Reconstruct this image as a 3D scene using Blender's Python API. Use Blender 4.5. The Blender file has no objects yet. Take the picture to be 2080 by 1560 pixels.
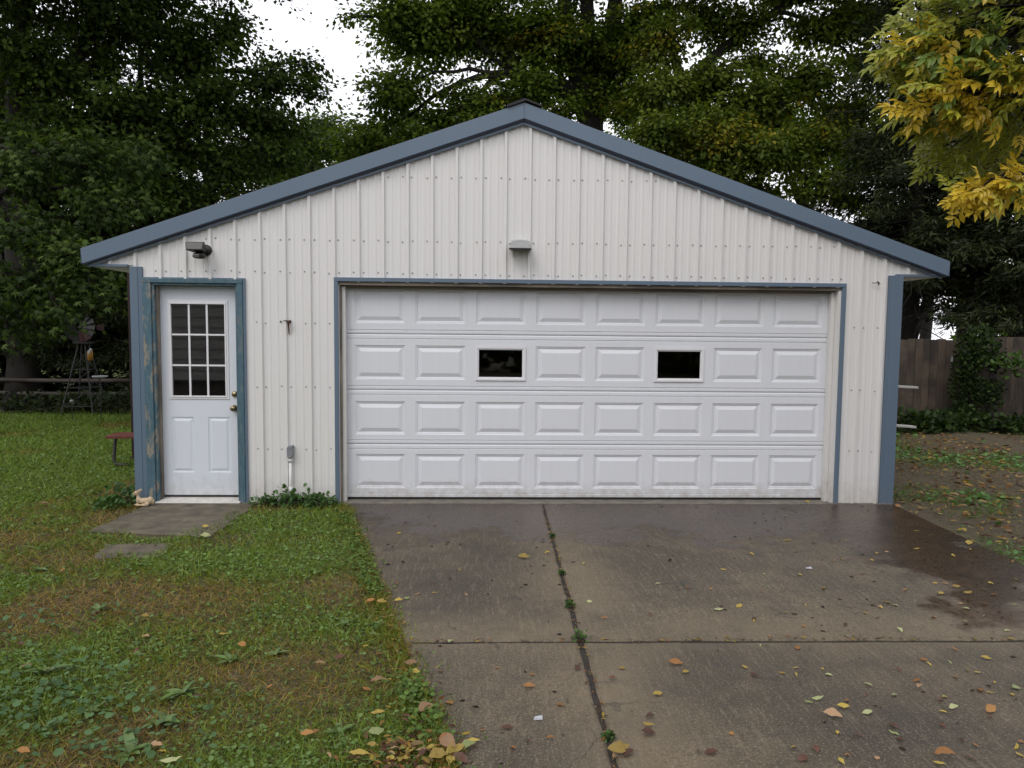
import bpy, math, random
import numpy as np
from mathutils import Vector, Matrix

random.seed(7); RNG = np.random.default_rng(7)
scene = bpy.context.scene
COL = scene.collection
PI = math.pi

# ------------------------------------------------------------------ camera
CX, CD, CH, YAW, PITCH, ROLL, FPX = -0.3430, 7.0414, 1.6529, 0.03644, -0.07107, 0.00971, 1500.0
FWD = np.array([math.sin(YAW)*math.cos(PITCH), math.cos(YAW)*math.cos(PITCH), math.sin(PITCH)])
R0 = np.array([math.cos(YAW), -math.sin(YAW), 0.0]); U0 = np.cross(R0, FWD)
RT = R0*math.cos(ROLL) + U0*math.sin(ROLL); UP = -R0*math.sin(ROLL) + U0*math.cos(ROLL)
cd = bpy.data.cameras.new('camera'); cam = bpy.data.objects.new('camera', cd); COL.objects.link(cam)
cd.sensor_width = 36.0; cd.lens = 36.0*FPX/2080.0; cd.clip_start = 0.05; cd.clip_end = 600
M = Matrix.Identity(4)
for i in range(3):
    M[i][0] = RT[i]; M[i][1] = UP[i]; M[i][2] = -FWD[i]
M[0][3], M[1][3], M[2][3] = CX, -CD, CH
cam.matrix_world = M
scene.camera = cam

# ------------------------------------------------------------------ light
SUN_EL, SUN_AZ = math.radians(48), math.radians(214)      # behind the camera, to the left, under thick cloud
w = bpy.data.worlds.new('World'); scene.world = w; w.use_nodes = True
nt = w.node_tree; nt.nodes.clear()
sky = nt.nodes.new('ShaderNodeTexSky'); sky.sky_type = 'NISHITA'; sky.sun_disc = False
sky.sun_elevation = SUN_EL; sky.sun_rotation = SUN_AZ; sky.dust_density = 4; sky.air_density = 1.2
mul = nt.nodes.new('ShaderNodeMix'); mul.data_type = 'RGBA'; mul.inputs[0].default_value = 0.90
bgn = nt.nodes.new('ShaderNodeBackground'); out = nt.nodes.new('ShaderNodeOutputWorld')
nt.links.new(sky.outputs[0], mul.inputs[6]); mul.inputs[7].default_value = (8.7, 8.7, 9.2, 1)
nt.links.new(mul.outputs[2], bgn.inputs[0]); bgn.inputs[1].default_value = 0.128
nt.links.new(bgn.outputs[0], out.inputs[0])
sl = bpy.data.lights.new('sun', 'SUN'); sl.energy = 0.8; sl.angle = math.radians(25); sl.color = (1.0, 0.97, 0.92)
so = bpy.data.objects.new('sun', sl); COL.objects.link(so)
sd = Vector((math.sin(SUN_AZ)*math.cos(SUN_EL), math.cos(SUN_AZ)*math.cos(SUN_EL), math.sin(SUN_EL)))
so.rotation_euler = (-sd).to_track_quat('-Z', 'Y').to_euler(); so.location = sd*30
scene.view_settings.view_transform = 'Standard'; scene.view_settings.look = 'None'
scene.view_settings.exposure = 0.38; scene.view_settings.gamma = 1.0
scene.view_settings.use_curve_mapping = False
scene.cycles.max_bounces = 8; scene.cycles.diffuse_bounces = 3; scene.cycles.transparent_max_bounces = 12
scene.cycles.use_denoising = True

# ------------------------------------------------------------------ helpers
def ray(px, py):
    d = FWD + RT*(px-1040)/FPX + UP*(780-py)/FPX
    return d
def at(px, py, Y):
    d = ray(px, py); t = (Y+CD)/d[1]
    return np.array([CX, -CD, CH]) + d*t
def gnd(px, py, Z=0.0):
    d = ray(px, py); t = (Z-CH)/d[2]
    return np.array([CX, -CD, CH]) + d*t

class MB:
    def __init__(s): s.v = []; s.f = []
    def poly(s, pts):
        b = len(s.v); s.v += [tuple(float(c) for c in p) for p in pts]; s.f.append(tuple(range(b, b+len(pts)))); return s
    def hexa(s, p):      # 8 points: bottom loop, top loop
        b = len(s.v); s.v += [tuple(float(c) for c in q) for q in p]
        s.f += [(b, b+3, b+2, b+1), (b+4, b+5, b+6, b+7), (b, b+1, b+5, b+4), (b+1, b+2, b+6, b+5), (b+2, b+3, b+7, b+6), (b+3, b, b+4, b+7)]
        return s
    def box(s, x0, x1, y0, y1, z0, z1):
        return s.hexa([(x0,y0,z0),(x1,y0,z0),(x1,y1,z0),(x0,y1,z0),(x0,y0,z1),(x1,y0,z1),(x1,y1,z1),(x0,y1,z1)])
    def prism(s, pts, vec):      # closed polygon extruded along vec
        b = len(s.v); n = len(pts); vec = np.array(vec, float)
        s.v += [tuple(map(float, p)) for p in pts] + [tuple(map(float, np.array(p, float)+vec)) for p in pts]
        s.f.append(tuple(range(b+n-1, b-1, -1))); s.f.append(tuple(range(b+n, b+2*n)))
        for i in range(n):
            j = (i+1) % n; s.f.append((b+i, b+j, b+n+j, b+n+i))
        return s
    def tube(s, pts, rad, n=8, cap=True):
        pts = [np.array(p, float) for p in pts]
        if not hasattr(rad, '__len__'): rad = [rad]*len(pts)
        b = len(s.v); t0 = pts[1]-pts[0]; ref = np.array([0, 0, 1.0]) if abs(t0[2]) < .9*np.linalg.norm(t0) else np.array([1.0, 0, 0])
        for i, p in enumerate(pts):
            t = pts[min(i+1, len(pts)-1)]-pts[max(i-1, 0)]; t = t/(np.linalg.norm(t)+1e-9)
            u = np.cross(t, ref); u /= np.linalg.norm(u)+1e-9; v = np.cross(t, u); ref = np.cross(u, t)
            for k in range(n):
                a = 2*PI*k/n; q = p+(u*math.cos(a)+v*math.sin(a))*rad[i]; s.v.append((float(q[0]), float(q[1]), float(q[2])))
        for i in range(len(pts)-1):
            for k in range(n):
                k2 = (k+1) % n; s.f.append((b+i*n+k, b+i*n+k2, b+(i+1)*n+k2, b+(i+1)*n+k))
        if cap:
            s.f.append(tuple(range(b+n-1, b-1, -1))); e = b+(len(pts)-1)*n; s.f.append(tuple(range(e, e+n)))
        return s
    def lathe(s, prof, c, axis='z', n=16):      # prof: (r, h)
        pts = []
        b = len(s.v)
        for r, h in prof:
            for k in range(n):
                a = 2*PI*k/n
                if axis == 'z': q = (c[0]+r*math.cos(a), c[1]+r*math.sin(a), c[2]+h)
                elif axis == 'y': q = (c[0]+r*math.cos(a), c[1]+h, c[2]+r*math.sin(a))
                else: q = (c[0]+h, c[1]+r*math.cos(a), c[2]+r*math.sin(a))
                s.v.append(q)
        for i in range(len(prof)-1):
            for k in range(n):
                k2 = (k+1) % n; s.f.append((b+i*n+k, b+i*n+k2, b+(i+1)*n+k2, b+(i+1)*n+k))
        s.f.append(tuple(range(b+n-1, b-1, -1))); e = b+(len(prof)-1)*n; s.f.append(tuple(range(e, e+n)))
        return s
    def mesh(s, name, mat, smooth=False):
        me = bpy.data.meshes.new(name); me.from_pydata(s.v, [], s.f)
        if mat: me.materials.append(mat)
        if smooth: me.polygons.foreach_set('use_smooth', [True]*len(me.polygons))
        me.update(); return me
    def build(s, name, mat, parent=None, smooth=False, bevel=0):
        o = bpy.data.objects.new(name, s.mesh(name, mat, smooth)); COL.objects.link(o)
        if parent is not None: o.parent = parent
        if bevel:
            b = o.modifiers.new('bevel', 'BEVEL'); b.width = bevel; b.segments = 2; b.limit_method = 'ANGLE'
        return o

def tag(o, label=None, cat=None, group=None, kind=None):
    if label: o['label'] = label
    if cat: o['category'] = cat
    if group: o['group'] = group
    if kind: o['kind'] = kind
    return o
def thing(name, loc, label, cat, group=None, rz=0.0):
    o = bpy.data.objects.new(name, None); o.empty_display_size = .1; COL.objects.link(o)
    o.location = loc; o.rotation_euler = (0, 0, rz)
    return tag(o, label, cat, group)
def rel(o, parent):      # parent without moving: mesh was written in world coordinates
    o.parent = parent
    o.matrix_parent_inverse = Matrix.LocRotScale(parent.location, parent.rotation_euler, None).inverted()
    return o

def bulk(name, V, F, mat, tint=None, parent=None, smooth=False):
    """numpy mesh: V (n,3), F (m,k) constant k"""
    me = bpy.data.meshes.new(name); n = len(V); m, k = F.shape
    me.vertices.add(n); me.vertices.foreach_set('co', V.astype(np.float32).ravel())
    me.loops.add(m*k); me.loops.foreach_set('vertex_index', F.astype(np.int32).ravel())
    me.polygons.add(m); me.polygons.foreach_set('loop_start', np.arange(0, m*k, k, dtype=np.int32))
    try: me.polygons.foreach_set('loop_total', np.full(m, k, dtype=np.int32))
    except Exception: pass
    if smooth: me.polygons.foreach_set('use_smooth', np.ones(m, dtype=bool))
    me.update(calc_edges=True)
    if tint is not None:
        a = me.color_attributes.new('tint', 'FLOAT_COLOR', 'POINT')
        c = np.ones((n, 4), np.float32); c[:, :3] = tint; a.data.foreach_set('color', c.ravel())
    me.materials.append(mat)
    o = bpy.data.objects.new(name, me); COL.objects.link(o)
    if parent is not None: o.parent = parent
    return o

# value noise in numpy (patches of ground cover)
_G = RNG.random((64, 64))
def vnoise(x, y, s=1.0, o=0.0):
    x = np.asarray(x)*s+o+100; y = np.asarray(y)*s+o*1.7+100
    xi = np.floor(x).astype(int); yi = np.floor(y).astype(int); fx = x-xi; fy = y-yi
    fx = fx*fx*(3-2*fx); fy = fy*fy*(3-2*fy); g = lambda a, b: _G[a % 64, b % 64]
    return (g(xi, yi)*(1-fx)+g(xi+1, yi)*fx)*(1-fy)+(g(xi, yi+1)*(1-fx)+g(xi+1, yi+1)*fx)*fy
def fnoise(x, y, s=1.0, o=0.0):
    return .55*vnoise(x, y, s, o)+.3*vnoise(x, y, s*2.3, o+9)+.15*vnoise(x, y, s*5.1, o+21)

# ------------------------------------------------------------------ materials
def newmat(name):
    m = bpy.data.materials.new(name); m.use_nodes = True; n = m.node_tree.nodes; l = m.node_tree.links
    return m, n, l, n['Principled BSDF']
def noise(n, l, scale, detail=4, rough=.6, vec=None, dist=0):
    t = n.new('ShaderNodeTexNoise'); t.inputs['Scale'].default_value = scale; t.inputs['Detail'].default_value = detail
    t.inputs['Roughness'].default_value = rough; t.inputs['Distortion'].default_value = dist
    if vec is not None: l.new(vec, t.inputs['Vector'])
    return t.outputs['Fac']
def ramp(n, l, fac, stops):
    r = n.new('ShaderNodeValToRGB'); e = r.color_ramp.elements
    while len(e) < len(stops): e.new(.5)
    for i, (p, c) in enumerate(stops):
        e[i].position = p; e[i].color = (c, c, c, 1) if not hasattr(c, '__len__') else (*c, 1)
    l.new(fac, r.inputs[0]); return r.outputs[0]
def mixc(n, l, fac, a, b, mode='MIX'):
    x = n.new('ShaderNodeMix'); x.data_type = 'RGBA'; x.blend_type = mode
    for s, v in ((0, fac), (6, a), (7, b)):
        if hasattr(v, 'is_output'): l.new(v, x.inputs[s])
        elif s == 0: x.inputs[0].default_value = v
        else: x.inputs[s].default_value = (*v, 1)
    return x.outputs[2]
def bump(n, l, h, strength, dist, B):
    b = n.new('ShaderNodeBump'); b.inputs['Strength'].default_value = strength; b.inputs['Distance'].default_value = dist
    l.new(h, b.inputs['Height']); l.new(b.outputs[0], B.inputs['Normal']); return b
def pos(n): return n.new('ShaderNodeNewGeometry').outputs['Position']
def mapped(n, l, v, scale):
    mp = n.new('ShaderNodeMapping'); l.new(v, mp.inputs[0]); mp.inputs['Scale'].default_value = scale; return mp.outputs[0]
def sep(n, l, v):
    s = n.new('ShaderNodeSeparateXYZ'); l.new(v, s.inputs[0]); return s.outputs
def rng(n, l, v, a, b, c=0, d=1):
    r = n.new('ShaderNodeMapRange'); l.new(v, r.inputs[0]); r.inputs[1].default_value = a; r.inputs[2].default_value = b
    r.inputs[3].default_value = c; r.inputs[4].default_value = d; return r.outputs[0]
def math_(n, l, op, a, b=None):
    m = n.new('ShaderNodeMath'); m.operation = op
    for i, v in enumerate((a, b)):
        if v is None: continue
        if hasattr(v, 'is_output'): l.new(v, m.inputs[i])
        else: m.inputs[i].default_value = v
    return m.outputs[0]

def simple(name, col, rough=.6, metal=0, vary=.12, scale=30, spec=.5, bumps=0):
    m, n, l, B = newmat(name); f = noise(n, l, scale, 5, .6, pos(n))
    dark = tuple(c*(1-vary*1.6) for c in col); lite = tuple(min(1, c*(1+vary)) for c in col)
    l.new(ramp(n, l, f, [(.3, dark), (.7, lite)]), B.inputs['Base Color'])
    B.inputs['Roughness'].default_value = rough; B.inputs['Metallic'].default_value = metal
    B.inputs['Specular IOR Level'].default_value = spec
    if bumps: bump(n, l, f, bumps, .004, B)
    return m

def painted(name, col, rough=.42, dirt=(.30, .26, .20), top=.35, streak=.12, grain=0, base=.5):
    """weathered painted metal: faint vertical streaks, splash dirt that belongs to the bottom edge"""
    m, n, l, B = newmat(name); P = pos(n)
    st = noise(n, l, 3.0, 6, .65, mapped(n, l, P, (9, 9, .16)))
    c = mixc(n, l, ramp(n, l, st, [(.35, 0), (.75, streak)]), col, tuple(x*.72 for x in col))
    bl = noise(n, l, 1.1, 4, .6, P)
    c = mixc(n, l, ramp(n, l, bl, [(.4, 0), (.75, .10)]), c, tuple(x*y for x, y in zip(col, (.86, .84, .78))))
    z = sep(n, l, P)[2]
    spl = math_(n, l, 'MULTIPLY', rng(n, l, z, top, 0.0, 0, 1), noise(n, l, 14, 6, .7, P))
    c = mixc(n, l, ramp(n, l, spl, [(.22, 0), (.75, base)]), c, dirt)
    fl = noise(n, l, 240, 2, .5, P)
    c = mixc(n, l, ramp(n, l, fl, [(.74, 0), (.80, .35)]), c, dirt)
    l.new(c, B.inputs['Base Color'])
    l.new(rng(n, l, bl, .3, .7, rough-.06, rough+.12), B.inputs['Roughness'])
    if grain:
        g = noise(n, l, 60, 6, .7, mapped(n, l, P, (1, 1, 7))); bump(n, l, g, grain, .002, B)
    else:
        bump(n, l, noise(n, l, 2.2, 2, .4, P), .06, .03, B)
    return m

M_SIDING = painted('siding_paint', (.695, .685, .675), .38, streak=.07, base=.55, top=.5)
M_GDOOR = painted('garage_door_paint', (.675, .692, .73), .42, streak=.10, grain=.25, base=.95, top=.34)
M_EDOOR = painted('entry_door_paint', (.66, .70, .76), .4, streak=.05, base=.6, top=.5)
M_FRAMEW = painted('window_frame_plastic', (.72, .72, .74), .4, streak=.05)
M_BLUE = painted('blue_trim_metal', (.112, .158, .215), .38, dirt=(.14, .13, .11), streak=.2, base=.3)
M_BLUE_SHADED = painted('blue_return_shaded', (.06, .08, .13), .5, dirt=(.1, .1, .1), streak=.2)  # darker copy of the trim blue, underside shade put into the colour
M_STOP = painted('weatherstrip_vinyl', (.66, .65, .63), .5, streak=.2, base=.7, top=.6)

def m_teal():
    m, n, l, B = newmat('teal_peeling_paint'); P = pos(n)
    f = noise(n, l, 5, 7, .72, mapped(n, l, P, (2.2, 2.2, .8)), .4)
    f2 = noise(n, l, 40, 5, .7, mapped(n, l, P, (1, 1, .35)))
    pe = math_(n, l, 'ADD', math_(n, l, 'MULTIPLY', f, .75), math_(n, l, 'MULTIPLY', f2, .25))
    mask = ramp(n, l, pe, [(.50, 0), (.56, 1)])
    teal = mixc(n, l, ramp(n, l, f2, [(.3, 0), (.7, 1)]), (.040, .092, .125), (.075, .145, .18))
    wood = mixc(n, l, f2, (.15, .13, .10), (.30, .27, .22))
    xr = sep(n, l, P)[0]
    side = rng(n, l, xr, -3.36, -3.44, .25, 1)
    mask = math_(n, l, 'MULTIPLY', mask, side)
    l.new(mixc(n, l, mask, teal, wood), B.inputs['Base Color']); B.inputs['Roughness'].default_value = .6
    bump(n, l, mask, -.4, .003, B); return m
M_TEAL = m_teal()

def m_wood(name, a, b, scale=(8, 8, .7), rough=.8, moss=None):
    m, n, l, B = newmat(name)
    tc = n.new('ShaderNodeTexCoord').outputs['Object']; oi = n.new('ShaderNodeObjectInfo').outputs['Random']
    add = n.new('ShaderNodeVectorMath'); add.operation = 'ADD'; l.new(tc, add.inputs[0])
    cmb = n.new('ShaderNodeCombineXYZ'); l.new(math_(n, l, 'MULTIPLY', oi, 37), cmb.inputs[0]); l.new(math_(n, l, 'MULTIPLY', oi, 11), cmb.inputs[2])
    l.new(cmb.outputs[0], add.inputs[1]); v = add.outputs[0]
    g = noise(n, l, 5, 8, .7, mapped(n, l, v, scale)); big = noise(n, l, 1.4, 4, .6, v)
    c = mixc(n, l, g, a, b)
    c = mixc(n, l, ramp(n, l, big, [(.42, 0), (.58, .85)]), c, tuple(x*.35 for x in a))
    c = mixc(n, l, math_(n, l, 'MULTIPLY', oi, .7), c, tuple(x*.45 for x in b))
    if moss: c = mixc(n, l, ramp(n, l, noise(n, l, 3, 4, .6, v), [(.55, 0), (.7, .5)]), c, moss)
    l.new(c, B.inputs['Base Color']); B.inputs['Roughness'].default_value = rough
    bump(n, l, g, .5, .01, B); return m
M_FENCE = m_wood('weathered_fence_wood', (.036, .025, .018), (.110, .078, .052), moss=(.03, .035, .015))
M_JAMB = m_wood('bare_jamb_wood', (.14, .11, .085), (.42, .37, .30), (6, 6, .5))
M_REDWOOD = m_wood('red_painted_wood', (.11, .025, .018), (.20, .055, .035), (.8, 8, 8), .6)
M_POST = m_wood('dark_red_post_wood', (.018, .004, .005), (.03, .007, .007))
M_LOG = m_wood('old_rail_wood', (.035, .028, .022), (.08, .065, .05), (.6, 8, 8))
M_WHITEWOOD = m_wood('flaking_white_wood', (.30, .28, .25), (.62, .60, .57), (.8, 8, 8), .7)
M_BRASS = simple('aged_brass', (.34, .28, .16), .32, .95, .25, 80)
M_STEEL = simple('screw_steel', (.36, .35, .345), .5, .1, .3, 90)
M_DARKM = simple('dark_bronze_metal', (.022, .020, .020), .45, .2, .2, 40)
M_GALV = simple('dull_galvanised_metal', (.22, .22, .22), .55, .6, .2, 20)
M_MILL = simple('weathered_mill_metal', (.032, .032, .033), .6, .3, .3, 18)
M_MILLRED = simple('faded_red_metal', (.04, .009, .009), .55, .1, .3, 18)
M_BLACKM = simple('black_rusty_pipe', (.03, .027, .026), .55, .2, .35, 25)
M_RUST = simple('rusty_iron', (.10, .045, .025), .85, .1, .5, 60, bumps=.5)
M_PVC = simple('white_pvc', (.66, .66, .64), .45, 0, .05, 12)
M_GREYPL = simple('grey_pvc_box', (.20, .21, .23), .5, 0, .08, 20)
M_PLASTER = simple('aged_cream_cast_stone', (.48, .37, .24), .85, 0, .22, 45, bumps=.3)
M_RUBBER = simple('black_rubber', (.02, .02, .02), .7, 0, .1, 20)
M_DISH = simple('white_dish_enamel', (.38, .39, .42), .4, 0, .05, 20)
M_YEL = simple('yellow_orange_plastic', (.30, .14, .012), .5, 0, .1, 20)
M_LENS = simple('grey_light_lens', (.075, .075, .072), .25, 0, .1, 60)
M_RIBLENS = simple('clear_ribbed_lens', (.58, .58, .58), .25, 0, .06, 60)
M_SHINGLE = simple('dark_asphalt_shingle', (.03, .03, .033), .9, 0, .3, 150, bumps=.6)
M_CONCF = simple('garage_floor_concrete', (.15, .135, .11), .75, 0, .25, 9, bumps=.3)
M_INSIDE = simple('bare_interior_lining', (.10, .08, .06), .9, 0, .2, 5)
M_BARK = m_wood('grey_brown_bark', (.012, .010, .008), (.034, .028, .022), (5, 5, .8), .9)
M_TWIG = simple('dead_twig_wood', (.028, .023, .019), .9, 0, .3, 12)
M_CLAP = simple('pale_clapboard_paint', (.62, .60, .57), .6, 0, .06, 3)

def m_glass():
    m, n, l, B = newmat('window_glass'); n.remove(B)
    g = n.new('ShaderNodeBsdfGlossy'); g.inputs['Roughness'].default_value = .02; g.inputs['Color'].default_value = (.95, .95, .95, 1)
    t = n.new('ShaderNodeBsdfTransparent'); t.inputs['Color'].default_value = (.55, .55, .56, 1)
    fr = n.new('ShaderNodeFresnel'); fr.inputs['IOR'].default_value = 1.52
    k = math_(n, l, 'MULTIPLY', fr.outputs[0], 2.3)
    mx = n.new('ShaderNodeMixShader'); l.new(k, mx.inputs[0]); l.new(t.outputs[0], mx.inputs[1]); l.new(g.outputs[0], mx.inputs[2])
    l.new(mx.outputs[0], n['Material Output'].inputs[0]); return m
M_GLASS = m_glass()

def m_leaf(name, gloss=.18, trans=.42, hue=(1.25, 1.35, .5), vary=True):
    m, n, l, B = newmat(name)
    a = n.new('ShaderNodeAttribute'); a.attribute_name = 'tint'
    B.inputs['Roughness'].default_value = .55; l.new(a.outputs['Color'], B.inputs['Base Color'])
    B.inputs['Specular IOR Level'].default_value = gloss
    t = n.new('ShaderNodeBsdfTranslucent'); l.new(mixc(n, l, 1.0, a.outputs['Color'], hue, 'MULTIPLY'), t.inputs['Color'])
    mx = n.new('ShaderNodeMixShader'); mx.inputs[0].default_value = trans
    l.new(B.outputs[0], mx.inputs[1]); l.new(t.outputs[0], mx.inputs[2]); l.new(mx.outputs[0], n['Material Output'].inputs[0])
    return m
M_LEAF = m_leaf('tree_leaf'); M_NEEDLE = m_leaf('conifer_needle', .2, .1)
M_GRASS = m_leaf('grass_blade', .25, .25); M_CLOVER = m_leaf('clover_leaf', .16, .25)

def leafmat(name, a, b, rough=.5, trans=.25):
    m, n, l, B = newmat(name); tc = n.new('ShaderNodeTexCoord').outputs['Object']; oi = n.new('ShaderNodeObjectInfo').outputs['Random']
    f = noise(n, l, 25, 4, .6, tc)
    f = math_(n, l, 'ADD', math_(n, l, 'MULTIPLY', f, .6), math_(n, l, 'MULTIPLY', oi, .5))
    c = ramp(n, l, f, [(.3, a), (.75, b)])
    l.new(c, B.inputs['Base Color']); B.inputs['Roughness'].default_value = rough
    t = n.new('ShaderNodeBsdfTranslucent'); l.new(c, t.inputs['Color'])
    mx = n.new('ShaderNodeMixShader'); mx.inputs[0].default_value = trans
    l.new(B.outputs[0], mx.inputs[1]); l.new(t.outputs[0], mx.inputs[2]); l.new(mx.outputs[0], n['Material Output'].inputs[0])
    return m
LM = {'yellow': leafmat('yellow_fallen_leaf', (.24, .16, .03), (.46, .34, .06)),
      'orange': leafmat('orange_fallen_leaf', (.20, .08, .02), (.38, .18, .045)),
      'brown': leafmat('red_brown_fallen_leaf', (.055, .022, .012), (.14, .055, .03)),
      'tan': leafmat('tan_fallen_leaf', (.20, .11, .05), (.42, .26, .14)),
      'green': leafmat('pale_green_fallen_leaf', (.20, .24, .08), (.40, .42, .20))}

def m_concrete():
    m, n, l, B = newmat('damp_driveway_concrete'); P = pos(n); xyz = sep(n, l, P)
    big = noise(n, l, .9, 5, .6, P, .3); med = noise(n, l, 4.5, 6, .65, P, .2); fine = noise(n, l, 38, 7, .8, P)
    grit = noise(n, l, 95, 3, .8, P)
    c = mixc(n, l, ramp(n, l, big, [(.35, 0), (.68, 1)]), (.036, .028, .017), (.142, .107, .064))
    c = mixc(n, l, ramp(n, l, med, [(.42, .0), (.68, .7)]), c, (.036, .029, .018))
    c = mixc(n, l, ramp(n, l, fine, [(.38, .75), (.54, 0)]), c, (.032, .025, .016))
    br = noise(n, l, 7, 6, .75, mapped(n, l, P, (6, .7, 1)))
    c = mixc(n, l, ramp(n, l, br, [(.52, 0), (.64, .45)]), c, (.17, .135, .09))
    c = mixc(n, l, ramp(n, l, grit, [(.56, 0), (.65, .55)]), c, (.30, .26, .19))
    c = mixc(n, l, ramp(n, l, grit, [(.34, .75), (.44, 0)]), c, (.022, .018, .012))
    # smeared dark scuffs
    sm = noise(n, l, 2.2, 7, .7, mapped(n, l, P, (.6, 2.4, 1)), .8)
    c = mixc(n, l, ramp(n, l, sm, [(.57, 0), (.68, .6)]), c, (.035, .03, .024))
    # pale dry wear streaks along the joints and at the far end of the near slabs
    wx = math_(n, l, 'ABSOLUTE', math_(n, l, 'SUBTRACT', xyz[0], .26)); wy = math_(n, l, 'ABSOLUTE', math_(n, l, 'ADD', xyz[1], 3.1))
    dry = math_(n, l, 'MAXIMUM', rng(n, l, wx, .42, .04, 0, 1), rng(n, l, wy, .38, .05, 0, .9))
    dry = math_(n, l, 'MULTIPLY', dry, ramp(n, l, med, [(.3, .1), (.6, 1)]))
    c = mixc(n, l, math_(n, l, 'MULTIPLY', dry, .5), c, (.185, .145, .09))
    # wet zone near the building and down the right side
    wn = math_(n, l, 'MULTIPLY', math_(n, l, 'SUBTRACT', big, .5), 3.2)
    wy2 = math_(n, l, 'ADD', rng(n, l, xyz[1], -2.6, -.5, -.4, 1.0), wn)
    wx2 = math_(n, l, 'ADD', math_(n, l, 'MULTIPLY', rng(n, l, xyz[0], 1.6, 3.0, -.5, 1.0), rng(n, l, xyz[1], -3.3, -1.6, .2, 1)), wn)
    wet = math_(n, l, 'MAXIMUM', wy2, wx2)
    wet = math_(n, l, 'ADD', wet, math_(n, l, 'MULTIPLY', math_(n, l, 'SUBTRACT', med, .5), .9))
    wet = ramp(n, l, wet, [(.38, 0), (.66, 1)])
    vc = n.new('ShaderNodeTexVoronoi'); vc.feature = 'DISTANCE_TO_EDGE'; vc.inputs['Scale'].default_value = .55; vc.inputs['Randomness'].default_value = 1
    wv = n.new('ShaderNodeVectorMath'); wv.operation = 'ADD'; l.new(P, wv.inputs[0]); nz = n.new('ShaderNodeTexNoise'); nz.inputs['Scale'].default_value = 3.5; nz.inputs['Detail'].default_value = 6; l.new(P, nz.inputs['Vector'])
    sc = n.new('ShaderNodeVectorMath'); sc.operation = 'SCALE'; sc.inputs['Scale'].default_value = .35; l.new(nz.outputs['Color'], sc.inputs[0]); l.new(sc.outputs[0], wv.inputs[1]); l.new(wv.outputs[0], vc.inputs['Vector'])
    ck = math_(n, l, 'MULTIPLY', ramp(n, l, vc.outputs['Distance'], [(0, 1), (.0045, 0)]), ramp(n, l, med, [(.5, 0), (.56, .7)]))
    c = mixc(n, l, ck, c, (.02, .016, .012))
    c = mixc(n, l, wet, c, mixc(n, l, 1.0, c, (.48, .38, .32), 'MULTIPLY'))
    l.new(c, B.inputs['Base Color'])
    r = mixc(n, l, wet, (.72, .72, .72), (.24, .24, .24))
    l.new(mixc(n, l, ramp(n, l, fine, [(.4, 0), (.7, .35)]), r, (.8, .8, .8)), B.inputs['Roughness'])
    h = math_(n, l, 'ADD', fine, math_(n, l, 'MULTIPLY', grit, .6)); bump(n, l, h, .45, .005, B)
    return m
M_CONC = m_concrete()
M_STOOP = simple('old_step_concrete', (.098, .083, .056), .8, 0, .35, 7, bumps=.4)

def m_soil():
    m, n, l, B = newmat('soil_and_moss'); P = pos(n); xyz = sep(n, l, P)
    a = noise(n, l, 1.3, 6, .65, P); b = noise(n, l, 22, 6, .75, P); d = noise(n, l, 130, 4, .7, P); rt = rng(n, l, xyz[0], 3.2, 4.0, 1, .25)
    c = mixc(n, l, b, (.030, .022, .012), (.105, .075, .040))
    c = mixc(n, l, math_(n, l, 'MULTIPLY', ramp(n, l, a, [(.40, 0), (.58, .75)]), rt), c, mixc(n, l, b, (.035, .040, .008), (.09, .09, .022)))
    far = rng(n, l, xyz[1], 14, 26, 0, 1)
    c = mixc(n, l, far, c, mixc(n, l, a, (.10, .17, .02), (.16, .24, .04)))
    c = mixc(n, l, ramp(n, l, d, [(.66, 0), (.8, .45)]), c, (.14, .10, .06))
    l.new(c, B.inputs['Base Color']); B.inputs['Roughness'].default_value = .85
    bump(n, l, math_(n, l, 'ADD', b, math_(n, l, 'MULTIPLY', d, .4)), .8, .02, B); return m
M_SOIL = m_soil()
M_JOINT = simple('joint_dirt', (.022, .017, .012), .9, 0, .5, 60, bumps=.8)

# ------------------------------------------------------------------ setting: ground
def ground():
    xs = np.concatenate([np.linspace(-180, -14, 12), np.linspace(-12, 14, 105), np.linspace(16, 180, 12)])
    ys = np.concatenate([np.linspace(-60, -9.5, 8), np.linspace(-9, 16, 101), np.linspace(18, 300, 16)])
    X, Y = np.meshgrid(xs, ys); Z = -.022+.02*(fnoise(X, Y, .8)-.5)*np.clip((9-np.abs(X))/3, 0, 1)
    print('gz', Z.min(), Z.max()); Z = np.where((X > 4.2) & (Y > 0), Z+.03*np.clip((Y-1)/5, 0, 1), Z)
    V = np.stack([X, Y, Z], -1).reshape(-1, 3); nx, ny = len(xs), len(ys)
    i = np.arange(nx-1)[None]+np.arange(ny-1)[:, None]*nx
    F = np.stack([i, i+1, i+1+nx, i+nx], -1).reshape(-1, 4)
    tag(bulk('lawn_ground', V, F, M_SOIL, smooth=True), 'brown soil and thin turf around the garage', kind='structure')
ground()

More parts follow.
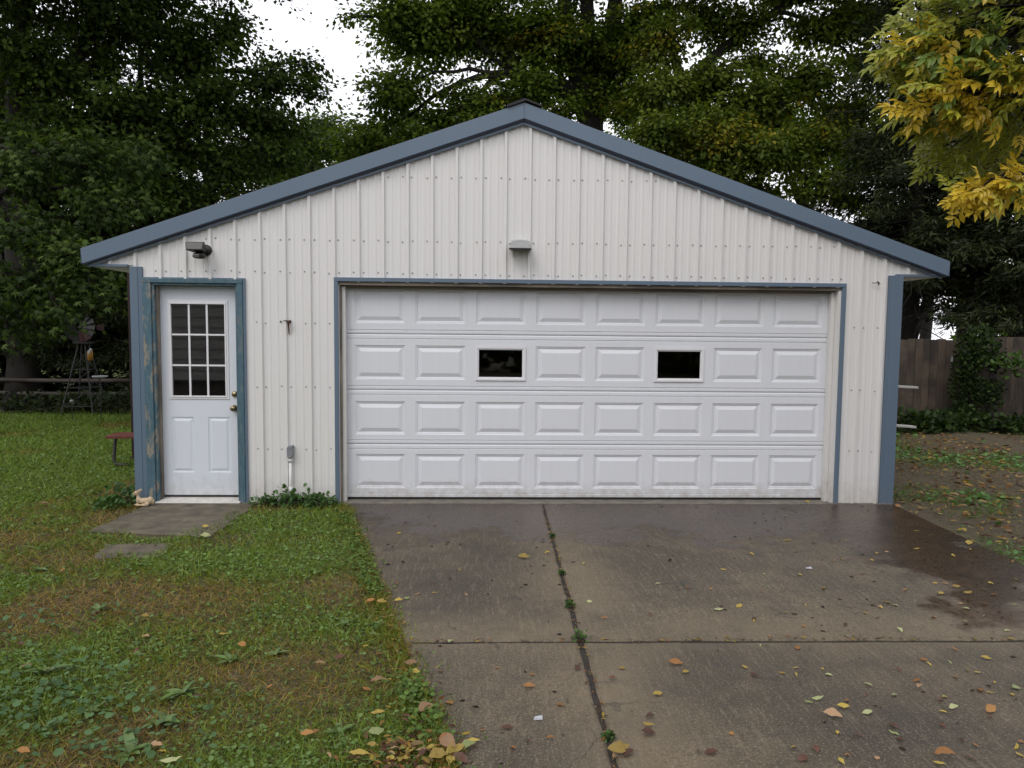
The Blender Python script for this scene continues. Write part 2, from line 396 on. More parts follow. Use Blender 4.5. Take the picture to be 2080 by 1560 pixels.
def left_edge(y): return -1.707+(.05-y)*(1.28/4.40)
def jag(p, q, step=.06, amp=.006, rs=None):
    p = np.array(p, float); q = np.array(q, float); n = max(2, int(np.linalg.norm(q-p)/step)); d = (q-p)/np.linalg.norm(q-p); nn = np.array([-d[1], d[0]])
    out_ = []
    o = random.random()*50
    for k in range(n):
        t = k/n; a = 0 if k == 0 else amp*(2*float(fnoise(np.array(t*n*.9+o), np.array(o), .7))-1)*1.6
        out_.append(p+(q-p)*t+nn*a)
    return out_
def slab(corners, name, parent, top=0.0, mat=None, amp=.006, depth=.12):
    loop = []
    for i in range(len(corners)): loop += jag(corners[i], corners[(i+1) % len(corners)], amp=amp)
    loop = np.array(loop); c = loop.mean(0)
    nxt = np.roll(loop, -1, 0)-np.roll(loop, 1, 0); nrm = np.stack([-nxt[:, 1], nxt[:, 0]], -1); nrm /= np.linalg.norm(nrm, axis=1)[:, None]
    area = .5*np.sum(loop[:, 0]*np.roll(loop[:, 1], -1)-np.roll(loop[:, 0], -1)*loop[:, 1])
    if area < 0: nrm = -nrm
    inner = loop+nrm*.012; n = len(loop)
    V = [(x, y, top-depth) for x, y in loop]+[(x, y, top-.008) for x, y in loop]+[(x, y, top) for x, y in inner]
    F = []
    for i in range(n):
        j = (i+1) % n; F += [(i, j, n+j, n+i), (n+i, n+j, 2*n+j, 2*n+i)]
    F.append(tuple(range(2*n, 3*n)) if area > 0 else tuple(range(3*n-1, 2*n-1, -1)))
    b = MB(); b.v = V; b.f = F
    return b.build(name, mat or M_CONC, parent)

drv = thing('driveway', (0, 0, 0), 'damp concrete driveway in four slabs', None); drv['kind'] = 'structure'
JX0, JX1 = .222, .150      # joint x at the wall and at y=-5
def jx(y): return .221+(y)*.0135
G = .014
YJ = -3.205
s1 = slab([(left_edge(-.06), -.06), (left_edge(YJ), YJ+G), (jx(YJ)-G, YJ+G), (jx(0)-G*.7, -.06)], 'concrete_slab', drv)
s2 = slab([(jx(0)+G*.7, -.06), (jx(YJ)+G, YJ+G-.004), (3.50, YJ+G-.03), (3.66, -.06)], 'concrete_slab', drv, top=.002)
s3 = slab([(left_edge(YJ), YJ-G), (left_edge(-6.2), -6.2), (jx(-6.2)-G, -6.2), (jx(YJ)-G, YJ-G)], 'concrete_slab', drv, top=.001)
s4 = slab([(jx(YJ)+G, YJ-G), (jx(-9)+G, -9.0), (3.3, -9.0), (3.50, YJ-G-.03)], 'concrete_slab', drv, top=0)
b = MB(); b.box(-.74, 3.45, YJ-.05, YJ+.03, -.06, -.009); b.build('joint_dirt', M_JOINT, drv)
b = MB(); b.hexa([(jx(-9)-.045, -9, -.06), (jx(-9)+.045, -9, -.06), (jx(0)+.045, -.06, -.06), (jx(0)-.045, -.06, -.06), (jx(-9)-.045, -9, -.0075), (jx(-9)+.045, -9, -.0075), (jx(0)+.045, -.06, -.0075), (jx(0)-.045, -.06, -.0075)])
b.build('joint_dirt', M_JOINT, drv)
stp = thing('door_stoop', (-3.0, -.5, 0), 'worn concrete step slab in front of the white entry door', None); stp['kind'] = 'structure'
rel(slab([(-3.50, -.045), (-3.56, -1.02), (-2.52, -1.18), (-2.50, -.045)], 'concrete_slab', stp, top=.004, amp=.02, mat=M_STOOP), stp)
st2 = thing('stepping_slab', (-3.0, -1.5, 0), 'small sunken concrete slab in the grass below the entry stoop', None); st2['kind'] = 'structure'
rel(slab([(-3.26, -1.36), (-3.16, -1.70), (-2.70, -1.66), (-2.74, -1.34)], 'concrete_slab', st2, top=-.004, amp=.03, mat=M_STOOP), st2)

# ------------------------------------------------------------------ garage
SL = .342; APEX = 3.60
gar = thing('garage', (0, 0, 0), 'white ribbed metal two car garage with blue trim and gabled roof', 'garage')
def ztop(x): return APEX-SL*abs(x)+.012
OPEN = [(-1.72, 3.072, -1, 2.10), (-3.475, -2.635, -1, 2.075)]
RIB0, RP = -3.3652, .2286
def sheet(x0, x1, name):
    """siding sheet with minor ribs, cut round the openings"""
    xs = {x0, x1}
    k0 = int(math.floor((x0-RIB0)/RP))-1
    minor = []
    for k in range(k0, k0+8):
        for off in (.34, .66):
            c = RIB0+(k+off)*RP
            for d in (-.016, -.009, .009, .016): minor.append((c+d, -.0035 if abs(d) < .012 else 0))
    prof = dict(minor)
    for x in prof:
        if x0 < x < x1: xs.add(x)
    for a, b_, _, _ in OPEN:
        for q in (a, b_):
            if x0 < q < x1: xs.add(q)
    for q in (0, -3.62, 3.655):
        if x0 < q < x1: xs.add(q)
    xs = sorted(xs)
    def py(x):
        if x in prof: return prof[x]
        return 0
    m = MB()
    for a, b_ in zip(xs, xs[1:]):
        mid = (a+b_)/2; lo = 0.0 if -3.63 < mid < 3.66 else 2.232
        for o in OPEN:
            if o[0] < mid < o[1]: lo = o[3]
        m.poly([(a, py(a), lo), (b_, py(b_), lo), (b_, py(b_), ztop(b_)), (a, py(a), ztop(a))])
    return m.build(name, M_SIDING, gar)
edges = [-4.02]+[RIB0+RP*(k+.08) for k in (1, 5, 9, 13, 17, 21, 25, 29)]+[4.06]
sheets = [(a, b_, sheet(a, b_, 'siding_sheet')) for a, b_ in zip(edges, edges[1:])]
for k in range(-3, 32):
    x = RIB0+k*RP
    if abs(x) > 4.0: continue
    lo = .0 if -3.63 < x < 3.66 else 2.235
    for o in OPEN:
        if o[0] < x < o[1]: lo = o[3]+.001
    par = next(s for a, b_, s in sheets if a <= x <= b_)
    zt = lambda q: ztop(q)-.002
    w0, w1, dp = .0195, .0115, .024
    m = MB()
    P0 = [(x-w0, .001), (x-w1, -dp), (x+w1, -dp), (x+w0, .001)]
    m.v = [(px, py, lo) for px, py in P0]+[(px, py, zt(px)) for px, py in P0]
    m.f = [(0, 1, 5, 4), (1, 2, 6, 5), (2, 3, 7, 6), (0, 3, 2, 1), (4, 5, 6, 7)]
    m.build('rib', M_SIDING, par)
# screws (too small to pick apart)
m = MB()
for z, jit in ((3.08, 0), (2.485, 0), (2.186, 0), (1.715, 0), (1.11, 0), (.515, 0)):
    for k in range(-3, 32):
        for d in (-.043, .043):
            x = RIB0+k*RP+d+random.uniform(-.006, .006); zz = z+random.uniform(-.008, .008)+.004*x*0
            if abs(x) > 3.5 and z < 2.2: continue
            if zz > ztop(x)-.08 or abs(x) > 3.9: continue
            if z == 2.186 and not (-3.5 < x < 3.1): continue
            if any(o[0]-.08 < x < o[1]+.08 and zz < o[3]+.02 for o in OPEN): continue
            m.lathe([(.0085, 0), (.0085, -.002), (.005, -.0055)], (x, -.001, zz), 'y', 6)
o = m.build('siding_screws', M_STEEL, gar); o['kind'] = 'stuff'

# side and back walls, lining, floor
m = MB(); m.box(-3.625, -3.60, .0, 7.3, 0, 2.24); m.build('side_wall', M_SIDING, gar)
m = MB(); m.box(3.63, 3.655, .0, 7.3, 0, 2.24); m.build('side_wall', M_SIDING, gar)
m = MB(); m.prism([(-3.6, 7.3, 0), (3.63, 7.3, 0), (3.63, 7.3, 2.24), (0, 7.3, 3.55), (-3.6, 7.3, 2.24)], (0, .03, 0)); m.build('back_wall', M_SIDING, gar)
# dark lining behind the front so no light leaks in round the doors
m = MB()
m.box(-3.6, -3.475, .03, .05, 0, 2.2).box(-2.635, -1.765, .03, .05, 0, 2.2).box(3.115, 3.63, .03, .05, 0, 2.2)
m.prism([(-3.6, .03, 2.14), (3.63, .03, 2.14), (3.63, .03, 2.22), (0, .03, 3.52), (-3.6, .03, 2.22)], (0, .02, 0))
m.build('wall_lining', M_INSIDE, gar)
m = MB(); m.box(-3.62, 3.65, -.055, 7.3, -.15, .0035); m.build('foundation_slab', M_CONCF, gar)

# roof
def slope_strip(m, x0, x1, ztopf, thick, y0, y1):
    z0, z1 = ztopf(x0), ztopf(x1)
    m.hexa([(x0, y0, z0-thick), (x1, y0, z1-thick), (x1, y1, z1-thick), (x0, y1, z0-thick), (x0, y0, z0), (x1, y0, z1), (x1, y1, z1), (x0, y1, z0)])
for sgn, tip in ((-1, -4.06), (1, 4.09)):
    m = MB(); a, b_ = (tip, 0) if sgn < 0 else (0, tip)
    slope_strip(m, a, b_, lambda x: 3.7625-SL*abs(x), .003, -.070, 7.45)
    slope_strip(m, a, b_, lambda x: 3.755-SL*abs(x), .10, .02, 7.40)
    m.build('roof_plane', M_SHINGLE, gar)
m = MB(); m.hexa([(-.16, -.10, 3.764-.16*SL-.0), (0, -.10, 3.765), (0, 7.46, 3.765), (-.16, 7.46, 3.764-.16*SL), (-.16, -.10, 3.786-.16*SL), (0, -.10, 3.792), (0, 7.46, 3.792), (-.16, 7.46, 3.790-.16*SL)])
m.hexa([(0, -.10, 3.776), (.16, -.10, 3.775-.16*SL), (.16, 7.46, 3.775-.16*SL), (0, 7.46, 3.776), (0, -.10, 3.792), (.16, -.10, 3.790-.16*SL), (.16, 7.46, 3.790-.16*SL), (0, 7.46, 3.792)])
m.build('ridge_cap', M_SHINGLE, gar)
# rake trim: face, return with underside shade in its colour, small channel on the siding
for sgn, tip in ((-1, 4.05), (1, 4.085)):
    T = lambda x, z: (sgn*x, z)
    x0, x1 = .0008, tip
    def quad(m, za, zb, ya, yb, zc=None):
        pass
    m = MB()
    top = lambda x: 3.758-SL*x; bot = lambda x: 3.616-SL*x
    def P(x, y, z): return (sgn*x, y, z)
    m.hexa([P(x0, -.080, bot(x0)), P(x1-.01, -.080, bot(x1)+.004), P(x1-.01, -.076, bot(x1)+.004), P(x0, -.076, bot(x0)), P(x0, -.080, top(x0)), P(x1, -.080, top(x1)), P(x1, -.076, top(x1)), P(x0, -.076, top(x0))])
    m.hexa([P(x1-.004, -.080, bot(x1)), P(x1, -.080, bot(x1)), P(x1, .12, bot(x1)), P(x1-.004, .12, bot(x1)), P(x1-.004, -.080, top(x1)), P(x1, -.080, top(x1)), P(x1, .12, top(x1)), P(x1-.004, .12, top(x1))])
    m.build('rake_trim', M_BLUE, gar, bevel=.0015)
    m = MB()
    m.hexa([P(x0, -.0755, bot(x0)), P(x1-.02, -.0755, bot(x1)), P(x1-.02, -.034, bot(x1)-.008), P(x0, -.034, bot(x0)-.022), P(x0, -.0755, bot(x0)+.004), P(x1-.02, -.0755, bot(x1)+.004), P(x1-.02, -.034, bot(x1)-.004), P(x0, -.034, bot(x0)-.018)])
    m.build('rake_return', M_BLUE_SHADED, gar)
    m = MB()
    m.hexa([P(x0, -.036, bot(x0)-.046), P(x1-.05, -.036, bot(x1)-.022), P(x1-.05, -.021, bot(x1)-.022), P(x0, -.021, bot(x0)-.046), P(x0, -.036, bot(x0)-.0225), P(x1-.05, -.036, bot(x1)-.0085), P(x1-.05, -.021, bot(x1)-.0085), P(x0, -.021, bot(x0)-.018)])
    m.build('rake_channel', M_BLUE, gar)
    # eave: lower trim and soffit, fascia along the side
    xe0, xe1 = (3.66, 4.02) if sgn < 0 else (3.60, 4.06)
    m = MB(); m.hexa([P(xe0, -.030, 2.213), P(xe1, -.030, 2.213), P(xe1, .005, 2.213), P(xe0, .005, 2.213), P(xe0, -.030, 2.238), P(xe1, -.030, 2.238), P(xe1, .005, 2.238), P(xe0, .005, 2.238)])
    m.build('eave_trim', M_BLUE, gar, bevel=.002)
    m = MB(); m.hexa([P(3.6, .01, 2.218), P(xe1, .01, 2.218), P(xe1, 7.35, 2.218), P(3.6, 7.35, 2.218), P(3.6, .01, 2.235), P(xe1, .01, 2.235), P(xe1, 7.35, 2.235), P(3.6, 7.35, 2.235)])
    m.build('soffit', M_STOP, gar)
    m = MB(); m.hexa([P(xe1-.02, .14, 2.24), P(xe1+.01, .14, 2.24), P(xe1+.01, 7.35, 2.24), P(xe1-.02, 7.35, 2.24), P(xe1-.02, .14, 2.345), P(xe1+.01, .14, 2.345), P(xe1+.01, 7.35, 2.345), P(xe1-.02, 7.35, 2.345)])
    m.build('eave_fascia', M_BLUE, gar)
# corner trims (bent sheet: front leaf with a raised centre, side leaf)
m = MB(); m.prism([(-3.642, .06, 0), (-3.642, -.028, 0), (-3.570, -.030, 0), (-3.566, -.024, 0), (-3.530, -.024, 0), (-3.530, .0, 0), (-3.626, .0, 0), (-3.626, .06, 0)], (0, 0, 2.219))
m.build('corner_trim', M_BLUE, gar, bevel=.0015)
m = MB(); m.prism([(3.532, .0, .002), (3.532, -.024, .002), (3.568, -.024, .002), (3.572, -.031, .002), (3.668, -.030, .002), (3.668, .07, .002), (3.656, .07, .002), (3.656, 0, .002)], (0, 0, 2.222))
m.build('corner_trim', M_BLUE, gar, bevel=.0015)
# garage opening trim
m = MB(); m.box(-1.766, -1.728, -.026, .03, .0, 2.104); m.build('opening_trim', M_BLUE, gar, bevel=.002)
m = MB(); m.box(3.080, 3.118, -.026, .03, .0, 2.104); m.build('opening_trim', M_BLUE, gar, bevel=.002)
m = MB(); m.box(-1.766, 3.118, -.028, .03, 2.106, 2.143); m.build('opening_trim', M_BLUE, gar, bevel=.002)
# jambs and header
m = MB(); m.box(-1.727, -1.705, .012, .112, .004, 2.072); m.build('jamb', M_JAMB, gar)
m = MB(); m.box(3.050, 3.079, -.005, .112, .004, 2.072); m.build('jamb', M_STOP, gar)
m = MB(); m.box(-1.727, 3.079, -.005, .20, 2.074, 2.105); m.build('header', M_JAMB, gar)
m = MB(); m.box(-1.703, -1.672, .040, .112, .004, 2.062); m.build('door_stop', M_STOP, gar)
m = MB(); m.box(3.012, 3.048, .055, .112, .004, 2.062); m.build('door_stop', M_STOP, gar)
m = MB(); m.box(-1.698, 3.048, .062, .112, 2.046, 2.072); m.build('door_stop', M_JAMB, gar)

# sectional garage door
gd = MB(); gd.box(-1.72, 3.072, .126, .16, .006, .024); gdo = gd.build('garage_door', M_RUBBER, gar)
SEC = [(.025, .549), (.549, 1.077), (1.077, 1.617), (1.617, 2.13)]
PZ = [(.117, .451), (.644, .966), (1.181, 1.509), (1.722, 2.040)]
PX0, PPI, PWD = -1.598, .5817, .480
YF = .118
WIN = {(2, 2), (2, 5)}
for r, (z0, z1) in enumerate(SEC):
    m = MB()
    ga = z0+.001; gb = z1-.001
    # profile with rolled grooves near the joints, written as stacked strips (z, y)
    pr = [(ga, YF+.030)]
    if r > 0: pr += [(ga, YF+.010), (ga+.004, YF+.003), (ga+.012, YF), (ga+.032, YF), (ga+.035, YF+.006), (ga+.040, YF+.006), (ga+.043, YF)]
    else: pr += [(ga, YF+.004), (ga+.003, YF-.004), (ga+.030, YF-.004), (ga+.033, YF+.003), (ga+.038, YF)]
    cols = [-1.72]+[q for c in range(8) for q in (PX0+c*PPI, PX0+c*PPI+PWD)]+[3.072]
    pz0, pz1 = PZ[r]
    tp = [(gb-.050, YF), (gb-.047, YF+.006), (gb-.042, YF+.006), (gb-.039, YF), (gb-.012, YF), (gb-.004, YF+.003), (gb, YF+.010), (gb, YF+.030)] if r < 3 else [(gb, YF), (gb, YF+.030)]
    for seq in (pr+[(pz0, YF)], [(pz1, YF)]+tp):
        for (za, ya), (zb, yb) in zip(seq, seq[1:]):
            m.poly([(-1.72, ya, za), (3.072, ya, za), (3.072, yb, zb), (-1.72, yb, zb)])
    for i in range(0, len(cols), 2):
        m.poly([(cols[i], YF, pz0), (cols[i+1], YF, pz0), (cols[i+1], YF, pz1), (cols[i], YF, pz1)])
    m.box(-1.72, 3.072, YF+.030, YF+.034, ga, pz0+.02) if r == 0 else None
    m.build('door_section', M_GDOOR, gdo)
def raised(name, x0, x1, z0, z1, yf, mat, parent, k=1.0, rim=True):
    """pressed panel: outer step in, flat channel, sloping field edge, raised field"""
    rings = [(0, 0), (.004*k, .006*k), (.016*k, .0075*k), (.020*k, .0125*k), (.026*k, .0125*k), (.062*k, .0005)]
    m = MB()
    V = []
    for ins, dy in rings: V += [(x0+ins, yf+dy, z0+ins), (x1-ins, yf+dy, z0+ins), (x1-ins, yf+dy, z1-ins), (x0+ins, yf+dy, z1-ins)]
    m.v = V
    for i in range(len(rings)-1):
        for j in range(4):
            j2 = (j+1) % 4; m.f.append((4*i+j, 4*i+j2, 4*i+4+j2, 4*i+4+j))
    e = 4*(len(rings)-1); m.f.append((e, e+1, e+2, e+3))
    return m.build(name, mat, parent)
def rect_frame(m, x0, x1, z0, z1, w_, y0, y1):
    m.box(x0, x1, y0, y1, z1-w_, z1).box(x0, x1, y0, y1, z0, z0+w_).box(x0, x0+w_, y0, y1, z0+w_, z1-w_).box(x1-w_, x1, y0, y1, z0+w_, z1-w_)
for r in range(4):
    for c in range(8):
        x0 = PX0+c*PPI; x1 = x0+PWD; z0, z1 = PZ[r]
        if (r, c) in WIN:
            m = MB(); rect_frame(m, x0-.004, x1+.004, z0-.006, z1-.002, .022, YF-.012, YF+.02)
            rect_frame(m, x0+.016, x1-.016, z0+.014, z1-.022, .014, YF-.004, YF+.02)
            m.build('window_frame', M_FRAMEW, gdo, bevel=.002)
            m = MB(); m.poly([(x0+.02, YF+.008, z0+.02), (x1-.02, YF+.008, z0+.02), (x1-.02, YF+.008, z1-.02), (x0+.02, YF+.008, z1-.02)])
            m.build('window_pane', M_GLASS, gdo)
        else:
            raised('raised_panel', x0, x1, z0, z1, YF, M_GDOOR, gdo)

# entry door: casing, brick-mould, jamb, slab, lite, knobs, threshold
m = MB(); m.box(-3.528, -3.452, -.032, .02, .0, 2.072); m.build('door_casing', M_TEAL, gar, bevel=.002)
m = MB(); m.box(-2.660, -2.612, -.032, .02, -.002, 2.072); m.build('door_casing', M_TEAL, gar, bevel=.002)
m = MB(); m.box(-3.528, -2.612, -.034, .02, 2.074, 2.112); m.build('door_casing', M_TEAL, gar, bevel=.002)
m = MB(); m.box(-2.6105, -2.588, -.022, .01, -.002, 2.124).box(-3.528, -2.6105, -.022, .01, 2.1125, 2.124); m.build('casing_flashing', M_BLUE, gar)
m = MB(); m.box(-3.450, -3.428, -.014, .14, .02, 2.050).box(-2.682, -2.662, -.014, .14, .02, 2.050).box(-3.450, -2.662, -.014, .14, 2.052, 2.072); m.build('door_jamb', M_TEAL, gar)
m = MB(); m.box(-3.427, -3.414, .030, .075, .03, 2.050); m.build('jamb_strip', M_JAMB, gar)
m = MB(); m.hexa([(-3.449, -.055, -.001), (-2.663, -.055, -.001), (-2.663, .15, -.001), (-3.449, .15, -.001), (-3.449, -.050, .008), (-2.663, -.050, .008), (-2.663, .15, .040), (-3.449, .15, .040)]); m.build('threshold', M_STOP, gar)
m = MB(); m.box(-3.449, -2.663, .082, .10, .041, .052); edo_sweep = m.build('door_sweep', M_RUBBER, gar)
DX0, DX1, DZ0, DZ1, DY = -3.427, -2.683, .053, 2.048, .085
WX0, WX1, WZ0, WZ1 = -3.318, -2.815, 1.010, 1.884
PNL = [(-3.335, -3.125, .272, .808), (-2.992, -2.782, .272, .808)]
m = MB()
xs = [DX0, PNL[0][0], PNL[0][1], PNL[1][0], PNL[1][1], DX1]
m.poly([(DX0, DY, DZ0), (DX1, DY, DZ0), (DX1, DY, .272), (DX0, DY, .272)])
for i in (0, 2, 4): m.poly([(xs[i], DY, .272), (xs[i+1], DY, .272), (xs[i+1], DY, .808), (xs[i], DY, .808)])
m.poly([(DX0, DY, .808), (DX1, DY, .808), (DX1, DY, WZ0), (DX0, DY, WZ0)])
m.poly([(DX0, DY, WZ0), (WX0, DY, WZ0), (WX0, DY, WZ1), (DX0, DY, WZ1)])
m.poly([(WX1, DY, WZ0), (DX1, DY, WZ0), (DX1, DY, WZ1), (WX1, DY, WZ1)])
m.poly([(DX0, DY, WZ1), (DX1, DY, WZ1), (DX1, DY, DZ1), (DX0, DY, DZ1)])
m.poly([(DX1, DY, DZ0), (DX1, DY+.04, DZ0), (DX1, DY+.04, DZ1), (DX1, DY, DZ1)])
edo = m.build('entry_door', M_EDOOR, gar)
for p in PNL: raised('raised_panel', *p, DY, M_EDOOR, edo, .62)
m = MB(); rect_frame(m, WX0-.030, WX1+.030, WZ0-.030, WZ1+.030, .020, DY-.008, DY+.01); rect_frame(m, WX0-.012, WX1+.012, WZ0-.012, WZ1+.012, .014, DY-.014, DY+.015)
m.build('window_frame', M_FRAMEW, edo, bevel=.002)
for i in (1, 2):
    x = WX0+(WX1-WX0)*i/3; m = MB(); m.box(x-.009, x+.009, DY-.006, DY+.004, WZ0+.002, WZ1-.002); m.build('muntin', M_FRAMEW, edo, bevel=.002)
    z = WZ0+(WZ1-WZ0)*i/3; m = MB(); m.box(WX0+.002, WX1-.002, DY-.0045, DY+.0035, z-.008, z+.008); m.build('muntin', M_FRAMEW, edo, bevel=.002)
for i in range(3):
    for j in range(3):
        xa = WX0+(WX1-WX0)*i/3; xb = WX0+(WX1-WX0)*(i+1)/3; za = WZ0+(WZ1-WZ0)*j/3; zb = WZ0+(WZ1-WZ0)*(j+1)/3
        m = MB(); m.poly([(xa, DY+.006, za), (xb, DY+.006, za), (xb, DY+.006, zb), (xa, DY+.006, zb)]); m.build('window_pane', M_GLASS, edo)
m = MB(); m.lathe([(.031, 0), (.031, -.005), (.014, -.010), (.012, -.03), (.024, -.038), (.027, -.052), (.022, -.064), (.008, -.068)], (-2.738, DY, .895), 'y', 18); m.build('door_knob', M_BRASS, edo, True)
m = MB(); m.lathe([(.029, 0), (.029, -.006), (.024, -.018), (.014, -.020), (.012, -.022)], (-2.734, DY, 1.030), 'y', 18); m.build('deadbolt', M_BRASS, edo, True)

# ------------------------------------------------------------------ fixtures on the wall (things of their own)
fl = thing('floodlight', (-2.98, -.02, 2.385), 'dark bronze tilted floodlight with motion sensor above the entry door', 'light fixture')
def L(m, name, mat, smooth=False, bevel=0): return m.build(name, mat, fl, smooth, bevel)
m = MB(); m.lathe([(.052, .0), (.052, -.012), (.03, -.022)], (.045, .0, -.01), 'y', 14); L(m, 'mounting_plate', M_DARKM, True)
def rotx(v, c, a):
    x, y, z = v; y -= c[0]; z -= c[1]; return (x, c[0]+y*math.cos(a)-z*math.sin(a), c[1]+y*math.sin(a)+z*math.cos(a))
m = MB(); m.hexa([(-.082, -.165, -.038), (.060, -.165, -.038), (.085, -.165, -.0), (-.082, -.165, -.0)]+[(0, 0, 0)]*4); m.v = []; m.f = []
m.v = [rotx(v, (-.12, .01), math.radians(-14)) for v in [(-.082, -.160, -.038), (.072, -.160, -.038), (.085, -.160, .046), (-.094, -.160, .046), (-.055, -.060, -.026), (.060, -.060, -.026), (.062, -.060, .036), (-.058, -.060, .036)]]
m.f = [(0, 1, 2, 3), (7, 6, 5, 4), (0, 4, 5, 1), (1, 5, 6, 2), (2, 6, 7, 3), (3, 7, 4, 0)]
L(m, 'lamp_housing', M_DARKM, bevel=.008)
m = MB(); m.v = [rotx(v, (-.12, .01), math.radians(-14)) for v in [(-.070, -.163, -.027), (.060, -.163, -.027), (.069, -.163, .034), (-.079, -.163, .034)]]; m.f = [(0, 1, 2, 3)]; L(m, 'lens', M_LENS)
m = MB(); m.tube([(.05, -.02, -.01), (.055, -.07, -.02), (.03, -.085, .0)], .016, 8); L(m, 'arm', M_DARKM, True)
m = MB(); m.lathe([(.020, -.0), (.052, -.012), (.056, -.030), (.050, -.052), (.030, -.058)], (.010, -.085, -.036), 'z', 14); L(m, 'motion_sensor', M_DARKM, True)
m = MB(); m.box(-.03, .03, -.146, -.139, -.088, -.060); L(m, 'sensor_window', M_LENS, bevel=.003)

wp = thing('wall_pack_light', (-.023, -.02, 2.44), 'small ribbed wall light with dark plate centred above the garage door', 'light fixture')
m = MB()
for k in range(22):
    x = -.085+k*.0077; m.box(x, x+.0052, -.055, .0, -.01, .062+.008*math.sin(PI*k/21))
m.box(-.087, .087, -.050, -.004, -.012, .058); m.build('ribbed_lens', M_RIBLENS, wp)
m = MB(); m.hexa([(-.110, -.150, -.030), (.098, -.150, -.030), (.108, .0, -.022), (-.100, .0, -.022), (-.110, -.150, -.018), (.098, -.150, -.018), (.108, .0, -.010), (-.100, .0, -.010)]); m.build('shade_plate', M_DARKM, wp, bevel=.002)
m = MB(); m.box(-.092, .086, -.140, -.010, -.034, -.0305); m.build('diffuser', M_LENS, wp)
m = MB(); m.box(-.06, .06, .0, .018, -.008, .045); m.build('back_box', M_DARKM, wp)

br = thing('rusty_bracket', (-2.205, -.005, 1.72), 'rusty iron hook bracket between the entry door and the garage door', 'bracket')
m = MB(); m.tube([(-.035, -.01, .012), (.0, -.03, .014), (.04, -.06, .010)], .005, 6).tube([(.012, -.02, .010), (.016, -.028, -.03), (.018, -.018, -.075), (.018, -.006, -.115)], [.007, .008, .007, .004], 6)
m.tube([(.038, -.055, .010), (.026, -.04, -.02), (.018, -.02, -.05)], .004, 6); m.build('hook', M_RUST, br)
m = MB(); m.box(-.03, .035, -.012, .002, -.004, .018); m.build('mounting_plate', M_BLACKM, br)
m = MB(); m.lathe([(.008, 0), (.008, -.006)], (-.062, 0, .005), 'y', 8); m.build('bolt', M_BLACKM, br)

hk = thing('wire_hook', (3.405, -.02, 2.147), 'small dark wire hook high on the siding near the right corner', 'hook')
m = MB(); m.tube([(-.045, -.01, .004), (-.01, -.02, .002), (.012, -.02, .014), (.030, -.02, -.004)], .004, 6).tube([(.004, -.02, .018), (.012, -.025, -.002), (.018, -.02, -.018)], .005, 6)
m.build('wire', M_BLACKM, hk)

cn = thing('conduit_stub', (-2.185, -.035, 0), 'white pvc conduit with grey junction body rising from the weeds', 'conduit')
m = MB(); m.tube([(0, 0, -.03), (0, 0, .41)], .0135, 12); m.build('pipe', M_PVC, cn, True)
m = MB(); m.tube([(0, 0, .10), (0, 0, .16)], .0185, 12); m.build('coupling', M_PVC, cn, True)
m = MB(); m.tube([(0, 0, .395), (0, 0, .43)], .0185, 12); m.build('coupling', M_PVC, cn, True)
m = MB()
prof = []
for k in range(24):
    a = 2*PI*k/24; cx_ = .026*math.cos(a); cz = .026*math.sin(a)
    prof.append((cx_, -.028, .4950+cz+(.035 if math.sin(a) > 0 else -.035)))
m.prism(prof, (0, .045, 0)); m.build('junction_body', M_GREYPL, cn, bevel=.005)
m = MB(); m.tube([(.012, -.005, .545), (.030, .01, .545)], .014, 10); m.build('outlet', M_GREYPL, cn, True)
m = MB(); m.lathe([(.005, 0), (.005, -.003)], (0, -.028, .536), 'y', 8); m.build('cover_screw', M_STEEL, cn)
m = MB(); m.lathe([(.005, 0), (.005, -.003)], (0, -.028, .452), 'y', 8); m.build('cover_screw', M_STEEL, cn)

# ------------------------------------------------------------------ fawn figurine
fw = thing('fawn_figurine', (-3.515, -.16, .004), 'small cream fawn ornament lying at the left corner of the stoop', 'ornament', rz=-.08)
def ell(m, c, r, ry=0, n=12, k=8):
    c = np.array(c, float); b0 = len(m.v); ca, sa = math.cos(ry), math.sin(ry)
    for i in range(k+1):
        th = PI*i/k
        for j in range(n):
            ph = 2*PI*j/n; x, y, z = r[0]*math.sin(th)*math.cos(ph), r[1]*math.sin(th)*math.sin(ph), r[2]*math.cos(th)
            m.v.append((c[0]+x*ca+z*sa, c[1]+y, c[2]-x*sa+z*ca))
    for i in range(k):
        for j in range(n):
            j2 = (j+1) % n; m.f.append((b0+i*n+j, b0+(i+1)*n+j, b0+(i+1)*n+j2, b0+i*n+j2))
m = MB()
ell(m, (.028, 0, .045), (.070, .030, .032)); ell(m, (.072, 0, .052), (.034, .032, .036)); ell(m, (-.036, 0, .052), (.024, .025, .036))
ell(m, (-.040, 0, .084), (.015, .014, .030), -.25); ell(m, (-.052, 0, .118), (.027, .021, .021), .35); ell(m, (-.076, 0, .108), (.018, .012, .012), .35)
ell(m, (-.030, -.016, .137), (.028, .006, .012), -.75); ell(m, (-.030, .016, .137), (.028, .006, .012), -.75)
ell(m, (.000, -.030, .012), (.060, .010, .010)); ell(m, (.055, -.028, .022), (.020, .012, .020)); ell(m, (-.048, -.016, .012), (.028, .010, .010)); ell(m, (-.048, .016, .012), (.026, .010, .010))
ell(m, (.104, 0, .036), (.010, .010, .022), .3)
body = m.build('body', M_PLASTER, fw, True)
rm = body.modifiers.new('remesh', 'REMESH'); rm.mode = 'VOXEL'; rm.voxel_size = .0035; rm.use_smooth_shade = True
sm_ = body.modifiers.new('smooth', 'SMOOTH'); sm_.iterations = 5; sm_.factor = .6
m = MB(); ell(m, (-.064, -.0185, .121), (.0042, .003, .0038)); m.build('eye', M_RUBBER, fw, True)
